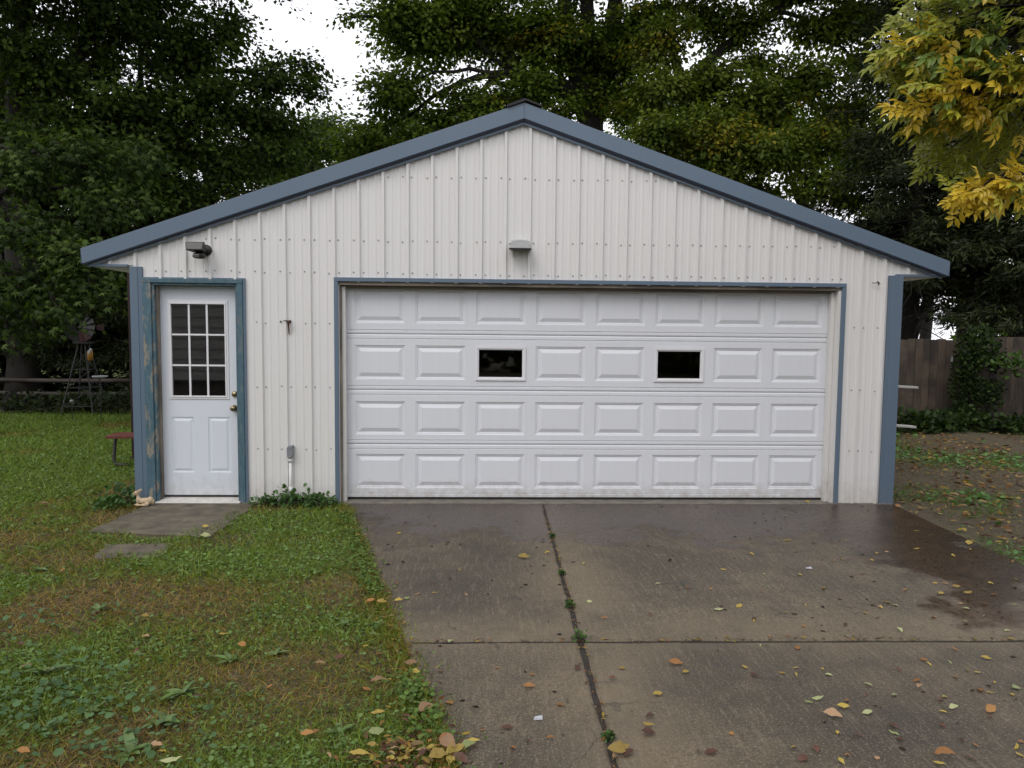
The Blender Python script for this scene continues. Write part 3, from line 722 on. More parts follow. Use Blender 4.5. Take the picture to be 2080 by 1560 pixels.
m = MB(); ell(m, (-.093, 0, .105), (.0045, .005, .004)); m.build('nose', M_BLACKM, fw, True)

# ------------------------------------------------------------------ bench, red post, windmill, rails
bn = thing('bench', (-4.78, 1.85, 0), 'red plank bench on bent black pipe legs beside the left wall', 'bench', rz=.06)
m = MB(); m.box(-.03, 1.02, -.10, .045, .345, .382); m.build('seat_board', M_REDWOOD, bn, bevel=.004)
m = MB(); m.box(-.03, 1.02, .055, .20, .345, .382); m.build('seat_board', M_REDWOOD, bn, bevel=.004)
for x in (.0, .93):
    m = MB(); m.tube([(x+.09, .10, .335), (x+.03, .10, .335), (x+.004, .09, .32), (x, .08, .28), (x, .04, .10), (x+.006, .03, .045), (x+.03, .02, .02), (x+.10, .0, .018), (x+.18, .0, .018)], .019, 10)
    m.build('leg', M_BLACKM, bn, True)
p = at(266, 945, 2.4); rp = thing('red_post', (p[0]+.075, 2.4, 0), 'thin dark red wooden post just behind the left garage corner', 'post')
m = MB(); m.box(-.04, .04, -.045, .045, -.05, 2.34); m.build('post_shaft', M_POST, rp, bevel=.004)
m = MB(); m.box(-.06, .06, -.06, .06, -.02, .03); m.build('post_foot', M_POST, rp, bevel=.004)

WM = np.array([-7.93, 7.2, 0]); wm = thing('garden_windmill', tuple(WM), 'grey metal ornamental windmill in the shade under the trees', 'windmill')
TZ, BZ, tw, bw = 1.36, -.02, .055, .30
legs = [(sx, sy) for sx in (-1, 1) for sy in (-1, 1)]
for sx, sy in legs:
    m = MB(); m.tube([(sx*bw, sy*bw, BZ), (sx*tw, sy*tw, TZ)], .013, 6); m.build('leg', M_MILL, wm)
for z in (.18, .52, .86):
    t = (z-BZ)/(TZ-BZ); h = bw+(tw-bw)*t; t2 = (z+.30-BZ)/(TZ-BZ); h2 = bw+(tw-bw)*t2
    m = MB()
    for (ax, ay), (bx_, by_) in (((-1, -1), (1, -1)), ((1, -1), (1, 1)), ((1, 1), (-1, 1)), ((-1, 1), (-1, -1))):
        m.tube([(ax*h, ay*h, z), (bx_*h, by_*h, z)], .006, 5); m.tube([(ax*h, ay*h, z), (bx_*h2, by_*h2, z+.30)], .005, 5)
    m.build('brace', M_MILL, wm)
m = MB(); m.box(-.13, .13, -.13, .13, TZ-.01, TZ+.015); m.build('platform', M_MILL, wm)
m = MB(); m.tube([(0, 0, TZ), (0, 0, TZ+.30)], .015, 8).tube([(0, -.12, TZ+.30), (0, .10, TZ+.30)], .03, 10); m.build('hub', M_MILL, wm)
for k in range(14):
    a = 2*PI*k/14; ca, sa = math.cos(a), math.sin(a)
    def q(r, tt, y): return (r*ca-tt*sa, y, TZ+.30+r*sa+tt*ca)
    m = MB(); m.hexa([q(.07, -.014, -.13), q(.29, -.055, -.15), q(.29, .055, -.11), q(.07, .014, -.12), q(.07, -.014, -.128), q(.29, -.055, -.148), q(.29, .055, -.108), q(.07, .014, -.118)])
    m.build('blade', M_MILLRED if k in (11, 12) else (M_MILL), wm)
m = MB(); m.tube([(0, .10, TZ+.30), (.10, .38, TZ+.30)], .008, 6); m.prism([(.08, .34, TZ+.25), (.14, .50, TZ+.22), (.14, .50, TZ+.37), (.08, .34, TZ+.34)], (.004, 0, 0)); m.build('tail_vane', M_MILLRED, wm)

p = at(183, 720, 6.75); yo = thing('hanging_feeder', (p[0], 6.75, p[2]), 'yellow and clear hanging bird feeder in front of the windmill tower', 'bird feeder')
m = MB(); m.lathe([(.02, .09), (.045, .06), (.05, 0), (.045, -.09), (.02, -.12)], (0, 0, 0), 'z', 10); m.build('bottle', M_YEL, yo, True)
m = MB(); m.tube([(.0, 0, .09), (.01, 0, .30)], .003, 5); m.build('hanging_wire', M_BLACKM, yo)
m = MB(); m.prism([(-.01, -.05, .0), (.06, -.05, .09), (.03, -.05, .12), (-.02, -.05, .06)], (0, .02, 0)); m.build('side_flap', M_DISH, yo)
p = at(203, 766, 6.4); bd = thing('bird_tray', (p[0], 6.4, 0), 'small white tray on a thin stake right of the windmill tower', 'bird tray')
zt_ = p[2]; m = MB(); m.lathe([(.06, -.02), (.12, .0), (.135, .022), (.125, .022), (.11, .006)], (0, 0, zt_), 'z', 16); m.build('tray', M_DISH, bd, True)
m = MB(); m.tube([(0, 0, -.05), (0, 0, zt_-.02)], .007, 6); m.build('stake', M_BLACKM, bd)

rf = thing('rail_fence', (-9, 8.0, 0), 'old dark split rail fence running behind the windmill', 'fence')
for i, x in enumerate((-13.2, -10.55, -7.2, -5.4)):
    m = MB(); m.tube([(x+9, 0, -.1), (x+9+.02, 0, .72)], [.06, .05], 8); m.build('post', M_LOG, rf, True)
for z0, z1, x0, x1 in ((.36, .31, -4.4, 1.9), (.30, .20, 1.6, 3.9), (.62, .58, -4.4, 1.7)):
    m = MB(); pts = [(x0+(x1-x0)*t, .06, z0+(z1-z0)*t+.015*math.sin(7*t)) for t in np.linspace(0, 1, 9)]; m.tube(pts, [.045]*9, 7); m.build('rail', M_LOG, rf, True)
p = at(146, 815, 6.2); gz = thing('globe_stake', (p[0], 6.2, 0), 'small grey ball on a short stake left of the windmill foot', 'garden stake')
m = MB(); ell(m, (0, 0, p[2]), (.035, .035, .035)); m.build('globe', M_GALV, gz, True); m = MB(); m.tube([(0, 0, -.03), (0, 0, p[2]-.03)], .006, 6); m.build('stake', M_BLACKM, gz)

# ------------------------------------------------------------------ right side: rack boards, board fence
rk = thing('board_rack', (5.2, 3.0, 0), 'rack of flaking white boards poking out behind the right corner', 'rack')
for z, dz, dy in ((.955, -.025, 0), (.435, -.06, 0), (.365, -.01, .14)):
    m = MB(); x1 = .47 if dy == 0 else .20
    m.hexa([(-.7, dy, z), (x1, dy-.03, z+dz-.018), (x1, dy+.08, z+dz-.018), (-.7, dy+.10, z), (-.7, dy, z+.035), (x1, dy-.03, z+dz+.014), (x1, dy+.08, z+dz+.014), (-.7, dy+.10, z+.035)])
    m.build('rack_board', M_WHITEWOOD, rk, bevel=.006)
for x in (-.62,):
    for y in (-.04, .18):
        m = MB(); m.box(x-.03, x+.03, y-.03, y+.03, -.03, 1.05); m.build('rack_post', M_WHITEWOOD, rk)
fc = thing('board_fence', (7, 6.0, 0), 'tall weathered brown board fence at the back right', 'fence')
x = -3.6; i = 0
while x < 7.5:
    wd = .138+random.uniform(-.006, .006); top = 1.585+random.uniform(-.012, .012)+(.045 if x > 1.42 else 0)
    if x < .12: top += .05 if random.random() < .3 else 0
    off = random.choice((0, .006, .012)); t = random.uniform(-.004, .004)
    m = MB(); m.hexa([(0, 0, -.04), (wd-.006, 0, -.04), (wd-.006, .02, -.04), (0, .02, -.04), (t, 0, top), (wd-.006+t, 0, top), (wd-.006+t, .02, top), (t, .02, top)])
    o = m.build('plank', M_FENCE, fc); o.location = (x, off, 0); x += wd; i += 1
for z in (.3, 1.3):
    m = MB(); m.box(-3.6, 7.5, .036, .075, z, z+.09); m.build('rail', M_FENCE, fc)
for x in (-3.5, -1.1, 1.35, 3.8, 6.2):
    m = MB(); m.box(x, x+.09, .076, .166, -.05, 1.5); m.build('fence_post', M_FENCE, fc)
p = at(1933, 735, 5.97); tg = thing('thermometer_strip', (p[0], 5.975, p[2]), 'narrow pale strip fixed upright on the board fence', 'plaque')
m = MB(); m.box(-.022, .022, -.010, .0, -.11, .11); m.build('backing', M_GALV, tg, bevel=.004)
m = MB(); m.box(-.006, .006, -.014, -.010, -.08, .08); m.build('tube', M_DISH, tg)

# ------------------------------------------------------------------ house behind the camera (seen in the door glass)
hs = thing('house', (-8.4, -10.5, 0), 'pale clapboard house reflected in the entry door glass', 'house')
m = MB(); m.box(-3.9, 3.9, -4, .9, -.1, .5); m.build('foundation', M_CONCF, hs)
for k in range(11):
    z = .5+k*.235; m = MB(); m.hexa([(-4, 1.0, z), (4, 1.0, z), (4, 1.04, z), (-4, 1.04, z), (-4, 1.0, z+.235), (4, 1.0, z+.235), (4, 1.008, z+.235), (-4, 1.008, z+.235)]); m.build('clapboard', M_CLAP, hs)
m = MB(); m.box(-3.98, 3.98, -4, .995, .5, 3.08); m.build('wall', M_CLAP, hs)
m = MB(); m.prism([(-4.3, 1.4, 3.09), (-4.3, -4.4, 3.09), (-4.3, -1.5, 4.6)], (8.6, 0, 0)); m.build('roof', M_SHINGLE, hs)

# ------------------------------------------------------------------ foliage machinery
def unit(v): return v/(np.linalg.norm(v, axis=-1, keepdims=True)+1e-9)
# leaf templates: x along, y across, z normal ; triangles
T_RHOMB = (np.array([[0, 0, 0], [.5, -.32, .06], [1, 0, -.05], [.5, .32, .06]]), np.array([[0, 1, 2], [0, 2, 3]]))
T_MAPLE = (np.array([[0, 0, 0], [.42, -.13, .03], [1, 0, -.10], [.42, .13, .03], [.22, -.55, -.06], [.66, -.50, -.1], [.22, .55, -.06], [.66, .50, -.1], [.12, -.2, 0], [.12, .2, 0]]),
           np.array([[0, 1, 2], [0, 2, 3], [8, 5, 1], [9, 3, 7], [0, 4, 1], [0, 3, 6]]))
T_LANCE = (np.array([[0, 0, 0], [.3, -.15, .03], [.3, .15, .03], [.65, -.13, .0], [.65, .13, .0], [1, 0, -.10]]), np.array([[0, 1, 2], [1, 3, 4], [1, 4, 2], [3, 5, 4]]))
T_BLADE = (np.array([[0, -.050, 0], [0, .050, 0], [1, 0, 0]]), np.array([[0, 1, 2]]))
T_DISC = (np.array([[0, 0, 0], [.35, -.42, .05], [.85, -.36, .04], [1, 0, -.03], [.85, .36, .04], [.35, .42, .05]]), np.array([[0, 1, 2], [0, 2, 3], [0, 3, 4], [0, 4, 5]]))
T_NEEDLE = (np.array([[0, 0, 0], [.5, -.10, .05], [1, 0, 0], [.5, .10, -.05]]), np.array([[0, 1, 2], [0, 2, 3]]))

def scatter(pos_, d, nrm, size, tmpl):
    """place templates; returns V,F"""
    T, F = tmpl; N = len(pos_); x = unit(d); z = unit(nrm-(nrm*x).sum(1, keepdims=True)*x); y = np.cross(z, x)
    s = size[:, None, None]
    V = pos_[:, None, :]+s*(T[None, :, 0:1]*x[:, None, :]+T[None, :, 1:2]*y[:, None, :]+T[None, :, 2:3]*z[:, None, :])
    FF = F[None]+(np.arange(N)*len(T))[:, None, None]
    return V.reshape(-1, 3), FF.reshape(-1, 3)

def curve(a, b, sag, n=7, wob=.0, r=RNG):
    t = np.linspace(0, 1, n)[:, None]; a = np.array(a, float); b = np.array(b, float)
    p = a+(b-a)*t; p[:, 2] += sag*np.sin(PI*t[:, 0])
    if wob: p[1:-1] += r.normal(0, wob, (n-2, 3))
    return p

DENS = 1.9
def tree(name, label, base, fork, trunk_r, boughs, colors, leaf=.09, tmpl=T_RHOMB, npc=12, spread=.26, group=None, density=1.0, seed=1, mat=None, droop=.5, limb_r=.10, trunkpts=None, cat='tree', flat=.45, yellow=0.0, subr=.018, stems=None):
    r = np.random.default_rng(seed); base = np.array(base, float); fork = np.array(fork, float)
    root = thing(name, tuple(base), label, cat, group)
    m = MB(); pts = trunkpts if trunkpts is not None else curve(base-np.array([0, 0, .2]), fork, 0, 8, .05, r)
    pts = [np.array(q)-base for q in pts]; k = len(pts)
    m.tube(pts, [trunk_r*(1.25 if i == 0 else 1)*(1-.35*i/(k-1)) for i in range(k)], 12)
    tr = m.build('trunk', M_BARK, root, True)
    lm = MB(); P = []; CT = []; OL = []
    forks = [fork] if stems is None else [np.array(s[-1]) for s in stems]
    if stems:
        for s in stems:
            s = [np.array(q, float) for q in s]; kk = len(s); rr0 = trunk_r*.62
            sm = MB(); sm.tube([q-base for q in s], [rr0*(1-.55*i/(kk-1)) for i in range(kk)], 10); sm.build('limb', M_BARK, root, True)
        allp = np.concatenate([np.array([np.array(s[i])+(np.array(s[i+1])-np.array(s[i]))*t for i in range(len(s)-1) for t in (0, .33, .66)]) for s in stems])
    else:
        allp = np.array([fork, pts[-2]+base, (pts[-1]+pts[-2])/2+base])
    for c, rad, nsub in boughs:
        c = np.array(c, float); rad = np.array(rad, float); nsub = int(nsub*density*DENS)
        j = np.argmin(((allp-c)**2).sum(1)+3*np.maximum(0, allp[:, 2]-c[2])); a = allp[j]
        cv = curve(a, c, .12*np.linalg.norm(c-a), 8, .06, r); n = len(cv)
        lr = min(limb_r, .018+.016*np.linalg.norm(c-a))
        lm.tube([q-base for q in cv], [lr*(1-.7*i/(n-1)) for i in range(n)], 7)
        u = unit(r.normal(size=(nsub, 3))); tips = c+u*rad*(r.random((nsub, 1))**.42)
        for tp in tips:
            jj = np.argmin(((cv-tp)**2).sum(1)+(np.arange(n) < n//3)*2.0); jj = max(1, jj-r.integers(0, 2)); s = cv[jj]
            ln = np.linalg.norm(tp-s); sc = curve(s, tp, droop*.16*ln, 5, .03, r)
            lm.tube([q-base for q in sc], [subr*(1-.8*i/4) for i in range(5)], 3, cap=False)
            nc = max(2, int(ln/.20)); t = .30+.70*r.random(nc)
            ii = t*4; i0 = np.minimum(ii.astype(int), 3); f = (ii-i0)[:, None]
            q = sc[i0]*(1-f)+sc[i0+1]*f; q = q+r.normal(0, .10, q.shape)
            dirs = np.tile((tp-s)/(ln+1e-6), (nc, 1)); cc = r.random()
            for w_ in range(nc): P.append(q[w_]); CT.append((dirs[w_], cc)); OL.append(q[w_]-c+[0, 0, .3])
    lm.build('branches', M_BARK, root, True)
    P = np.array(P); D = np.array([x[0] for x in CT]); C0 = np.array([x[1] for x in CT]); Nc = len(P); OC = np.array(OL)
    off = r.normal(0, spread, (Nc, npc, 3)); off[..., 2] *= flat
    lp = (P[:, None]+off).reshape(-1, 3); n = len(lp)
    dd = unit(unit(off.reshape(-1, 3))+.5*np.repeat(D, npc, 0)+r.normal(0, .45, (n, 3))+np.array([0, 0, -droop]))
    outw = unit(np.repeat(OC, npc, 0)*[1, 1, .3])
    nn = outw*.75+np.array([0, 0, .55])+r.normal(0, .5, (n, 3))
    V, F = scatter(lp-base, dd, nn, leaf*(.7+.6*r.random(n)), tmpl)
    cols = np.array(colors, float); cl = np.repeat(C0, npc); kcol = (np.clip(cl+.22*r.normal(size=n), 0, .999)*len(cols)).astype(int)
    col = cols[kcol]*(.75+.5*r.random((n, 1)))
    if yellow:
        yp = fnoise(lp[:, 0], lp[:, 2], .8, seed) > (1-yellow*.55-.25*0)
        yy = (r.random(n) < .45) & (vnoise(lp[:, 0]+lp[:, 1], lp[:, 2], 1.3, seed) > 1-yellow)
        col[yy] = np.array([.25, .22, .022])*(.6+.7*r.random((yy.sum(), 1)))
    tint = np.repeat(col, len(tmpl[0]), 0)
    o = bulk('foliage', V-0, F, mat or M_LEAF, tint, root); o['kind'] = 'stuff'
    return root, len(F)

def B(px, py, Y, rx, ry, rz, n): return (at(px, py, Y), (rx, ry, rz), n)
G_DARK = [(.028, .048, .008), (.044, .072, .010), (.066, .104, .016)]
G_MID = [(.050, .082, .009), (.080, .120, .012), (.115, .160, .018)]
G_LIT = [(.05, .085, .025), (.07, .115, .035), (.085, .135, .05)]
G_OLIVE = [(.056, .086, .010), (.086, .122, .014), (.125, .155, .020)]
NT = 0
# 1: big maple at the left
b0 = at(25, 300, 8.3); b0[2] = 0
r_, k = tree('maple_tree', 'big dark maple leaning over the left side of the yard', b0, at(30, 120, 8.3), .30, [
    B(60,150,8,1.7,1.6,1.2,40), B(250,60,8.5,1.5,1.5,1.0,34), B(380,110,9,1.3,1.4,.9,36), B(470,60,9,.65,1.2,.7,20),
    B(250,230,8.2,1.2,1.4,.8,26), B(420,220,9,1.3,1.4,.8,34), B(545,170,9.5,1.0,1.2,.6,24), B(625,135,10,.42,.6,.22,8), B(635,180,9.8,.5,.8,.3,8),
    B(560,260,9.5,.95,1.2,.65,24), B(430,330,9,1.1,1.2,.55,20), B(560,330,9.4,.8,1.0,.45,16), B(90,300,7.8,1.6,1.4,1.2,40), B(230,350,8.2,1.2,1.3,.6,26),
    B(330,300,8.4,.8,1.2,.5,12), B(330,410,8.6,1.2,1.1,.45,22), B(480,385,9,.8,1.0,.3,10), B(300,-20,9,1.8,1.8,.9,30), B(80,-10,8,1.8,1.6,.9,30), B(470,-50,9.5,.7,1.5,.5,12), B(590,2,9.5,.16,.3,.07,2)],
    G_DARK, .11, T_RHOMB, 14, .17, 'trees behind the garage', .92, 11, droop=.55, limb_r=.14,
    stems=[[at(30,120,8.3), at(60,0,8.3), at(110,-160,8.5)], [at(25,260,8.3), at(150,130,8.6), at(215,0,8.8), at(260,-100,9)], [at(25,330,8.3), at(130,290,8.5), at(250,240,8.8), at(400,235,9.0)]]); NT += k
def shade_canopy(root, c, rad, n, seed, size=.42):  # unseen leaves added above the frame to block skylight from the yard
    r = np.random.default_rng(seed); base = np.array(root.location)
    P = np.array(c)+unit(r.normal(size=(n, 3)))*np.array(rad)*(r.random((n, 1))**.4); k = np.array([not inview_(q) for q in P]); P = P[k]; n = len(P)
    V, F = scatter(P-base, r.normal(size=(n, 3)), r.normal(0, .6, (n, 3))+[0, 0, 1.], size*(.6+.8*r.random(n)), T_MAPLE)
    o = bulk('added_shade_crown', V, F, M_LEAF, np.repeat(np.array(G_DARK)[r.integers(0, 3, n)], len(T_MAPLE[0]), 0), root); o['kind'] = 'stuff'
def inview_(p):
    d = p-np.array([CX, -CD, CH]); z = d@FWD; return z > .2 and abs(d@RT)/z*FPX < 1120 and abs(d@UP)/z*FPX < 860
shade_canopy(r_, (-9.5, 7.5, 11), (5.5, 6.5, 3.2), 5200, 1)
# 2: lighter drooping maple nearer, left edge
b0 = at(-120, 800, 5.2); b0[2] = 0
r_, k = tree('young_maple', 'lighter green maple with drooping sprays at the left edge', b0, at(-60, 330, 5.2), .13, [
    B(30,350,5.0,.9,.8,.55,20), B(170,330,5.2,.8,.8,.45,22), B(60,480,4.8,.8,.8,.5,22), B(220,430,5.2,.7,.7,.35,18), B(150,540,4.6,.7,.7,.35,18), B(30,600,4.6,.7,.6,.45,18),
    B(200,600,4.5,.40,.5,.26,10), B(130,650,4.4,.35,.4,.18,7), B(20,680,4.6,.4,.4,.25,8), B(290,420,5.6,.35,.5,.2,6), B(300,330,6,.6,.8,.35,10)],
    [(.026,.046,.010), (.042,.072,.015), (.085,.130,.030)], .10, T_MAPLE, 11, .15, 'trees behind the garage', .95, 12, droop=.75, flat=.5, limb_r=.06, subr=.010); NT += k
# 3: centre maple with split trunk
b0 = at(1205, 260, 13.5); b0[2] = 0
r_, k = tree('split_trunk_maple', 'big maple with dark forking trunk rising behind the roof peak', b0, at(1202, 205, 13.6), .50, [
    B(810,40,12.5,1.0,1.5,.8,22), B(708,35,12.3,.28,.5,.12,3), B(860,60,13,1.7,1.8,1.1,48), B(990,60,13.5,1.8,1.8,1.1,52), B(1110,80,13,1.5,1.6,1.3,46),
    B(800,190,12.5,.85,1.3,.75,24), B(740,300,12.8,1.1,1.4,.6,26), B(850,310,13,1.1,1.2,.5,22), B(900,195,13,.9,1.2,.35,6), B(890,250,13.4,.9,1.2,.4,14), B(985,215,13,1.1,1.4,.75,28), B(1080,190,13,1.0,1.4,.6,26),
    B(960,280,13,.8,1.0,.3,10), B(1200,110,14.5,1.5,1.2,1.4,34), B(1200,80,12.6,.9,.5,.6,12), B(1145,225,12.6,.5,.5,.25,12), B(1260,225,12.6,.4,.5,.3,10), B(1215,190,12.8,.7,.4,.4,8), B(1270,130,13,.9,1.,.6,20), B(930,40,14,1.6,1,.8,26), B(1290,60,13,1.1,1.4,.9,28), B(1280,200,13.5,.7,1.2,.6,14), B(1150,-60,13.5,2.6,2,.9,46), B(940,-60,13,2.2,2,.8,40)],
    G_MID, .125, T_RHOMB, 13, .19, 'trees behind the garage', 1.25, 13, droop=.45, limb_r=.13, yellow=.12,
    stems=[[at(1195,240,13.5), at(1165,120,13.5), at(1148,20,13.4), at(1135,-80,13.4)], [at(1210,240,13.5), at(1235,110,13.6), at(1250,0,13.6), at(1262,-90,13.6)], [at(1200,230,13.6), at(1195,100,13.8), at(1190,-80,13.8)], [at(1185,200,13.5), at(1110,165,13.2), at(1040,150,13.1)]]); NT += k
shade_canopy(r_, (1.5, 13.5, 14), (7, 5, 3.5), 3600, 2)
# 4: right maple, olive, with the long limb
b0 = at(1415, 330, 12.5); b0[2] = 0
r_, k = tree('olive_maple', 'olive green maple with yellowing sprays over the right roof slope', b0, at(1415, 250, 12.5), .26, [
    B(1340,90,11.5,.9,1.1,.8,24), B(1350,190,11,.9,1.1,.7,26), B(1340,280,10.5,.8,1.0,.5,22), B(1440,280,10.5,1.1,1.2,.75,38), B(1440,170,11.5,1.1,1.2,.6,26), B(1500,60,12.5,1.2,1.2,.7,26), B(1420,30,12.5,1.0,1.2,.6,22),
    B(1540,210,11,1.1,1.2,.75,36), B(1530,130,12,.6,.8,.3,12), B(1725,235,12,.75,1,.5,22), B(1530,400,11,.9,1,.28,16), B(1470,375,11,.6,.8,.25,10), B(1330,330,11,.5,.7,.2,8), B(1560,320,10.5,1.1,1.1,.55,34), B(1640,170,11,1.0,1.2,.75,30), B(1660,290,10.8,.9,1.0,.5,24), B(1670,390,10.3,.65,.8,.28,14), B(1730,410,10,.35,.5,.16,6), B(1680,60,12,1.1,1.2,.7,30), B(1770,40,12,1.0,1.2,.8,26), B(1600,-40,12.5,2.2,1.6,.7,34), B(1760,150,12,.6,1.0,.5,12), B(1470,360,10.3,.6,.7,.2,8)],
    G_OLIVE, .12, T_RHOMB, 14, .18, 'trees behind the garage', 1.25, 14, droop=.6, limb_r=.10, yellow=.20,
    stems=[[at(1415,250,12.5), at(1430,130,12.5), at(1510,70,12.6), at(1600,5,12.7), at(1690,-70,12.8)], [at(1415,260,12.5), at(1370,120,12.4), at(1350,-30,12.4)]]); NT += k
shade_canopy(r_, (8, 12, 13), (6, 6, 3.5), 3600, 3)
# 5: spruce at the right with dead lower branches
def spruce(label, px, Y, top, z0, R, seed, colors, nb=70, dead=26, bias=None, leafn=46, trunk_r=.2, group='spruces in the shade', mul=1.7):
    r = np.random.default_rng(seed); base = at(px, 700, Y); base[2] = 0
    root = thing('spruce_tree', tuple(base), label, 'tree', group)
    m = MB(); m.tube([(0, 0, -.2), (.03, 0, top*.4), (-.03, .02, top*.75), (0, 0, top)], [trunk_r, trunk_r*.8, trunk_r*.45, .03], 10); m.build('trunk', M_BARK, root, True)
    m = MB(); LP = []; LD = []
    for i in range(int(nb*mul)):
        z = z0+(top-z0)*r.random()**1.25; a = r.random()*2*PI; L_ = R*(1-.75*(z-z0)/(top-z0))*(.6+.5*r.random())
        if bias is not None and r.random() < .35: a = bias+r.normal(0, .6)
        n = 7; t = np.linspace(0, 1, n); p = np.stack([np.cos(a)*L_*t, np.sin(a)*L_*t, z-.28*L_*t**1.2+.20*L_*t**3], -1)
        m.tube(list(p), [.028*(1-.8*q) for q in t], 4, cap=False)
        k = int(leafn*L_); tt = .25+.75*r.random(k); ii = tt*(n-1); i0 = np.minimum(ii.astype(int), n-2); f = (ii-i0)[:, None]
        q = p[i0]*(1-f)+p[i0+1]*f
        side = np.array([-np.sin(a), np.cos(a), 0]); s = r.normal(0, .30*(1.1-tt)*L_**.5)[:, None] if False else (r.normal(size=k)*.22*(1.2-tt*.7))[:, None]
        q = q+side*s+np.array([0, 0, -1])*np.abs(r.normal(0, .10, (k, 1)))
        LP.append(q); LD.append(unit(np.array([np.cos(a), np.sin(a), -.5])+side*np.sign(s)*.8+r.normal(0, .35, (k, 3))))
    for i in range(int(dead*1.8)):
        z = .35+(z0+1.2-.5)*r.random(); a = r.random()*2*PI; L_ = R*.8*(.5+.6*r.random()); n = 6; t = np.linspace(0, 1, n)
        p = np.stack([np.cos(a)*L_*t, np.sin(a)*L_*t, z-.30*L_*t+.08*np.sin(6*t+i)], -1); m.tube(list(p), [.016*(1-.8*q) for q in t], 4, cap=False)
        for q in range(5):
            s = p[1+q % 5]; d = unit(np.array([math.cos(a+r.normal()), math.sin(a+r.normal()), -.5+r.normal()*.3]))*(.2+.4*r.random()); m.tube([s, s+d*.5, s+d], [.006, .005, .002], 3, cap=False)
    m.build('branches', M_TWIG, root, True)
    P = np.concatenate(LP); D = np.concatenate(LD); rep = 4; n = len(P)*rep
    P = np.repeat(P, rep, 0)+r.normal(0, .06, (n, 3)); D = np.repeat(D, rep, 0)+r.normal(0, .4, (n, 3))
    V, F = scatter(P, D, np.array([0, 0, 1.])+r.normal(0, .6, (n, 3)), .16*(.6+.7*r.random(n)), T_NEEDLE)
    cols = np.array(colors)[r.integers(0, len(colors), n)]*(.7+.6*r.random((n, 1)))
    o = bulk('foliage', V, F, M_NEEDLE, np.repeat(cols, 4, 0), root); o['kind'] = 'stuff'
    return len(F)
G_SPR = [(.013, .021, .007), (.022, .032, .009), (.032, .040, .012)]
NT += spruce('dark spruce with drooping dead branches rising behind the right fence', 1845, 9.5, 12, 2.9, 2.6, 21, G_SPR, 140, 34, None, 52)
NT += spruce('broad dark spruce filling the far right edge', 2075, 8.2, 11, 2.15, 2.2, 22, G_SPR, 130, 16, None, 52, .26)
NT += spruce('spruce with bare dead twigs behind the garden windmill', 175, 10.5, 9, 1.15, 2.6, 23, G_SPR, 130, 60, None, 50)
NT += spruce('spruce nearest the left edge of the yard', 20, 9.8, 9, 1.25, 2.6, 24, G_SPR, 130, 56, None, 50)
NT += spruce('spruce between the windmill and the garage corner', 300, 11.5, 9, 1.1, 2.6, 25, G_SPR, 130, 56, None, 50)
NT += spruce('spruce half hidden behind the left roof end', 430, 12.5, 9.5, 1.1, 2.6, 26, G_SPR, 70, 30, None, 36)
# a dark maple filling in behind the spruces at the right
b0 = at(1960, 700, 13); b0[2] = 0
r_, k = tree('maple_tree', 'dark maple filling the gaps behind the right spruces', b0, at(1960, 420, 13), .2, [B(1760,330,13,1.3,1,.8,22), B(1880,300,13,1.5,1,1.1,28), B(1800,440,13,1.1,1,.45,16), B(1900,450,13,1.2,1,.6,20), B(1990,380,13,1.4,1,1,26), B(2060,500,13,1.2,1,.7,20), B(1850,180,13.5,1.6,1,1,24)], G_MID, .13, T_RHOMB, 12, .2, 'trees behind the garage', .8, 33); NT += k
# 6: leaning tree past the fence
b0 = at(1835, 720, 11.5); b0[2] = 0
r_, k = tree('leaning_tree', 'tree with leaning bare trunk seen above the board fence', b0, at(1885, 610, 11.5), .16, [
    B(1880,560,11.5,.9,1,.45,20), B(1950,570,12,.8,1,.4,16), B(1840,570,12,.6,.8,.35,12), B(1950,640,12,.35,.6,.25,8), B(1930,500,12,1.2,1,.5,26), B(1800,500,12,1.2,1,.5,20), B(2010,560,12,.8,1,.8,20)],
    G_DARK, .10, T_RHOMB, 12, .20, 'trees behind the garage', 1, 31, limb_r=.07,
    trunkpts=[b0-np.array([.25, 0, .2]), at(1842, 715, 11.5), at(1858, 670, 11.5), at(1880, 620, 11.5), at(1893, 580, 11.5)]); NT += k
# 7: farther trees
far = [(640, 290, 19, 1.6, 1.3, 'mid green tree in the gap between the two big maples'), (560, 330, 22, 2.2, 1.2, 'far tree behind the left roof slope'), (800, 330, 22, 2.6, 1.4, 'far tree behind the centre of the left roof slope'), (1380, 300, 22, 3.2, 2.0, 'far tree behind the right roof slope'),
       (1640, 330, 22, 3.4, 2.6, 'far tree behind the olive maple'), (1900, 330, 20, 3.2, 2.4, 'far tree behind the right spruce'), (100, 480, 20, 4.0, 3.2, 'far tree at the left edge behind the spruces'), (330, 500, 21, 3.4, 2.6, 'far tree seen over the left eave')]
for i, (px, py, Y, rx, rz, lab) in enumerate(far):
    b0 = at(px, py, Y); c = b0.copy(); b0[2] = 0; r = np.random.default_rng(50+i)
    bl = [(c+np.array([r.normal()*rx*.55, r.normal()*.8, r.normal()*rz*.45]), (rx*.55, 1.2, rz*.45), 24) for _ in range(7)]
    r_, k = tree('far_tree', lab, b0, c-np.array([0, 0, rz*.8]), .22, bl, [(.045, .078, .02), (.06, .095, .025), (.08, .115, .03)] if i in (0, 1, 2) else G_MID, .15, T_RHOMB, 9, .30, 'trees behind the garage', .9, 60+i, yellow=.12); NT += k
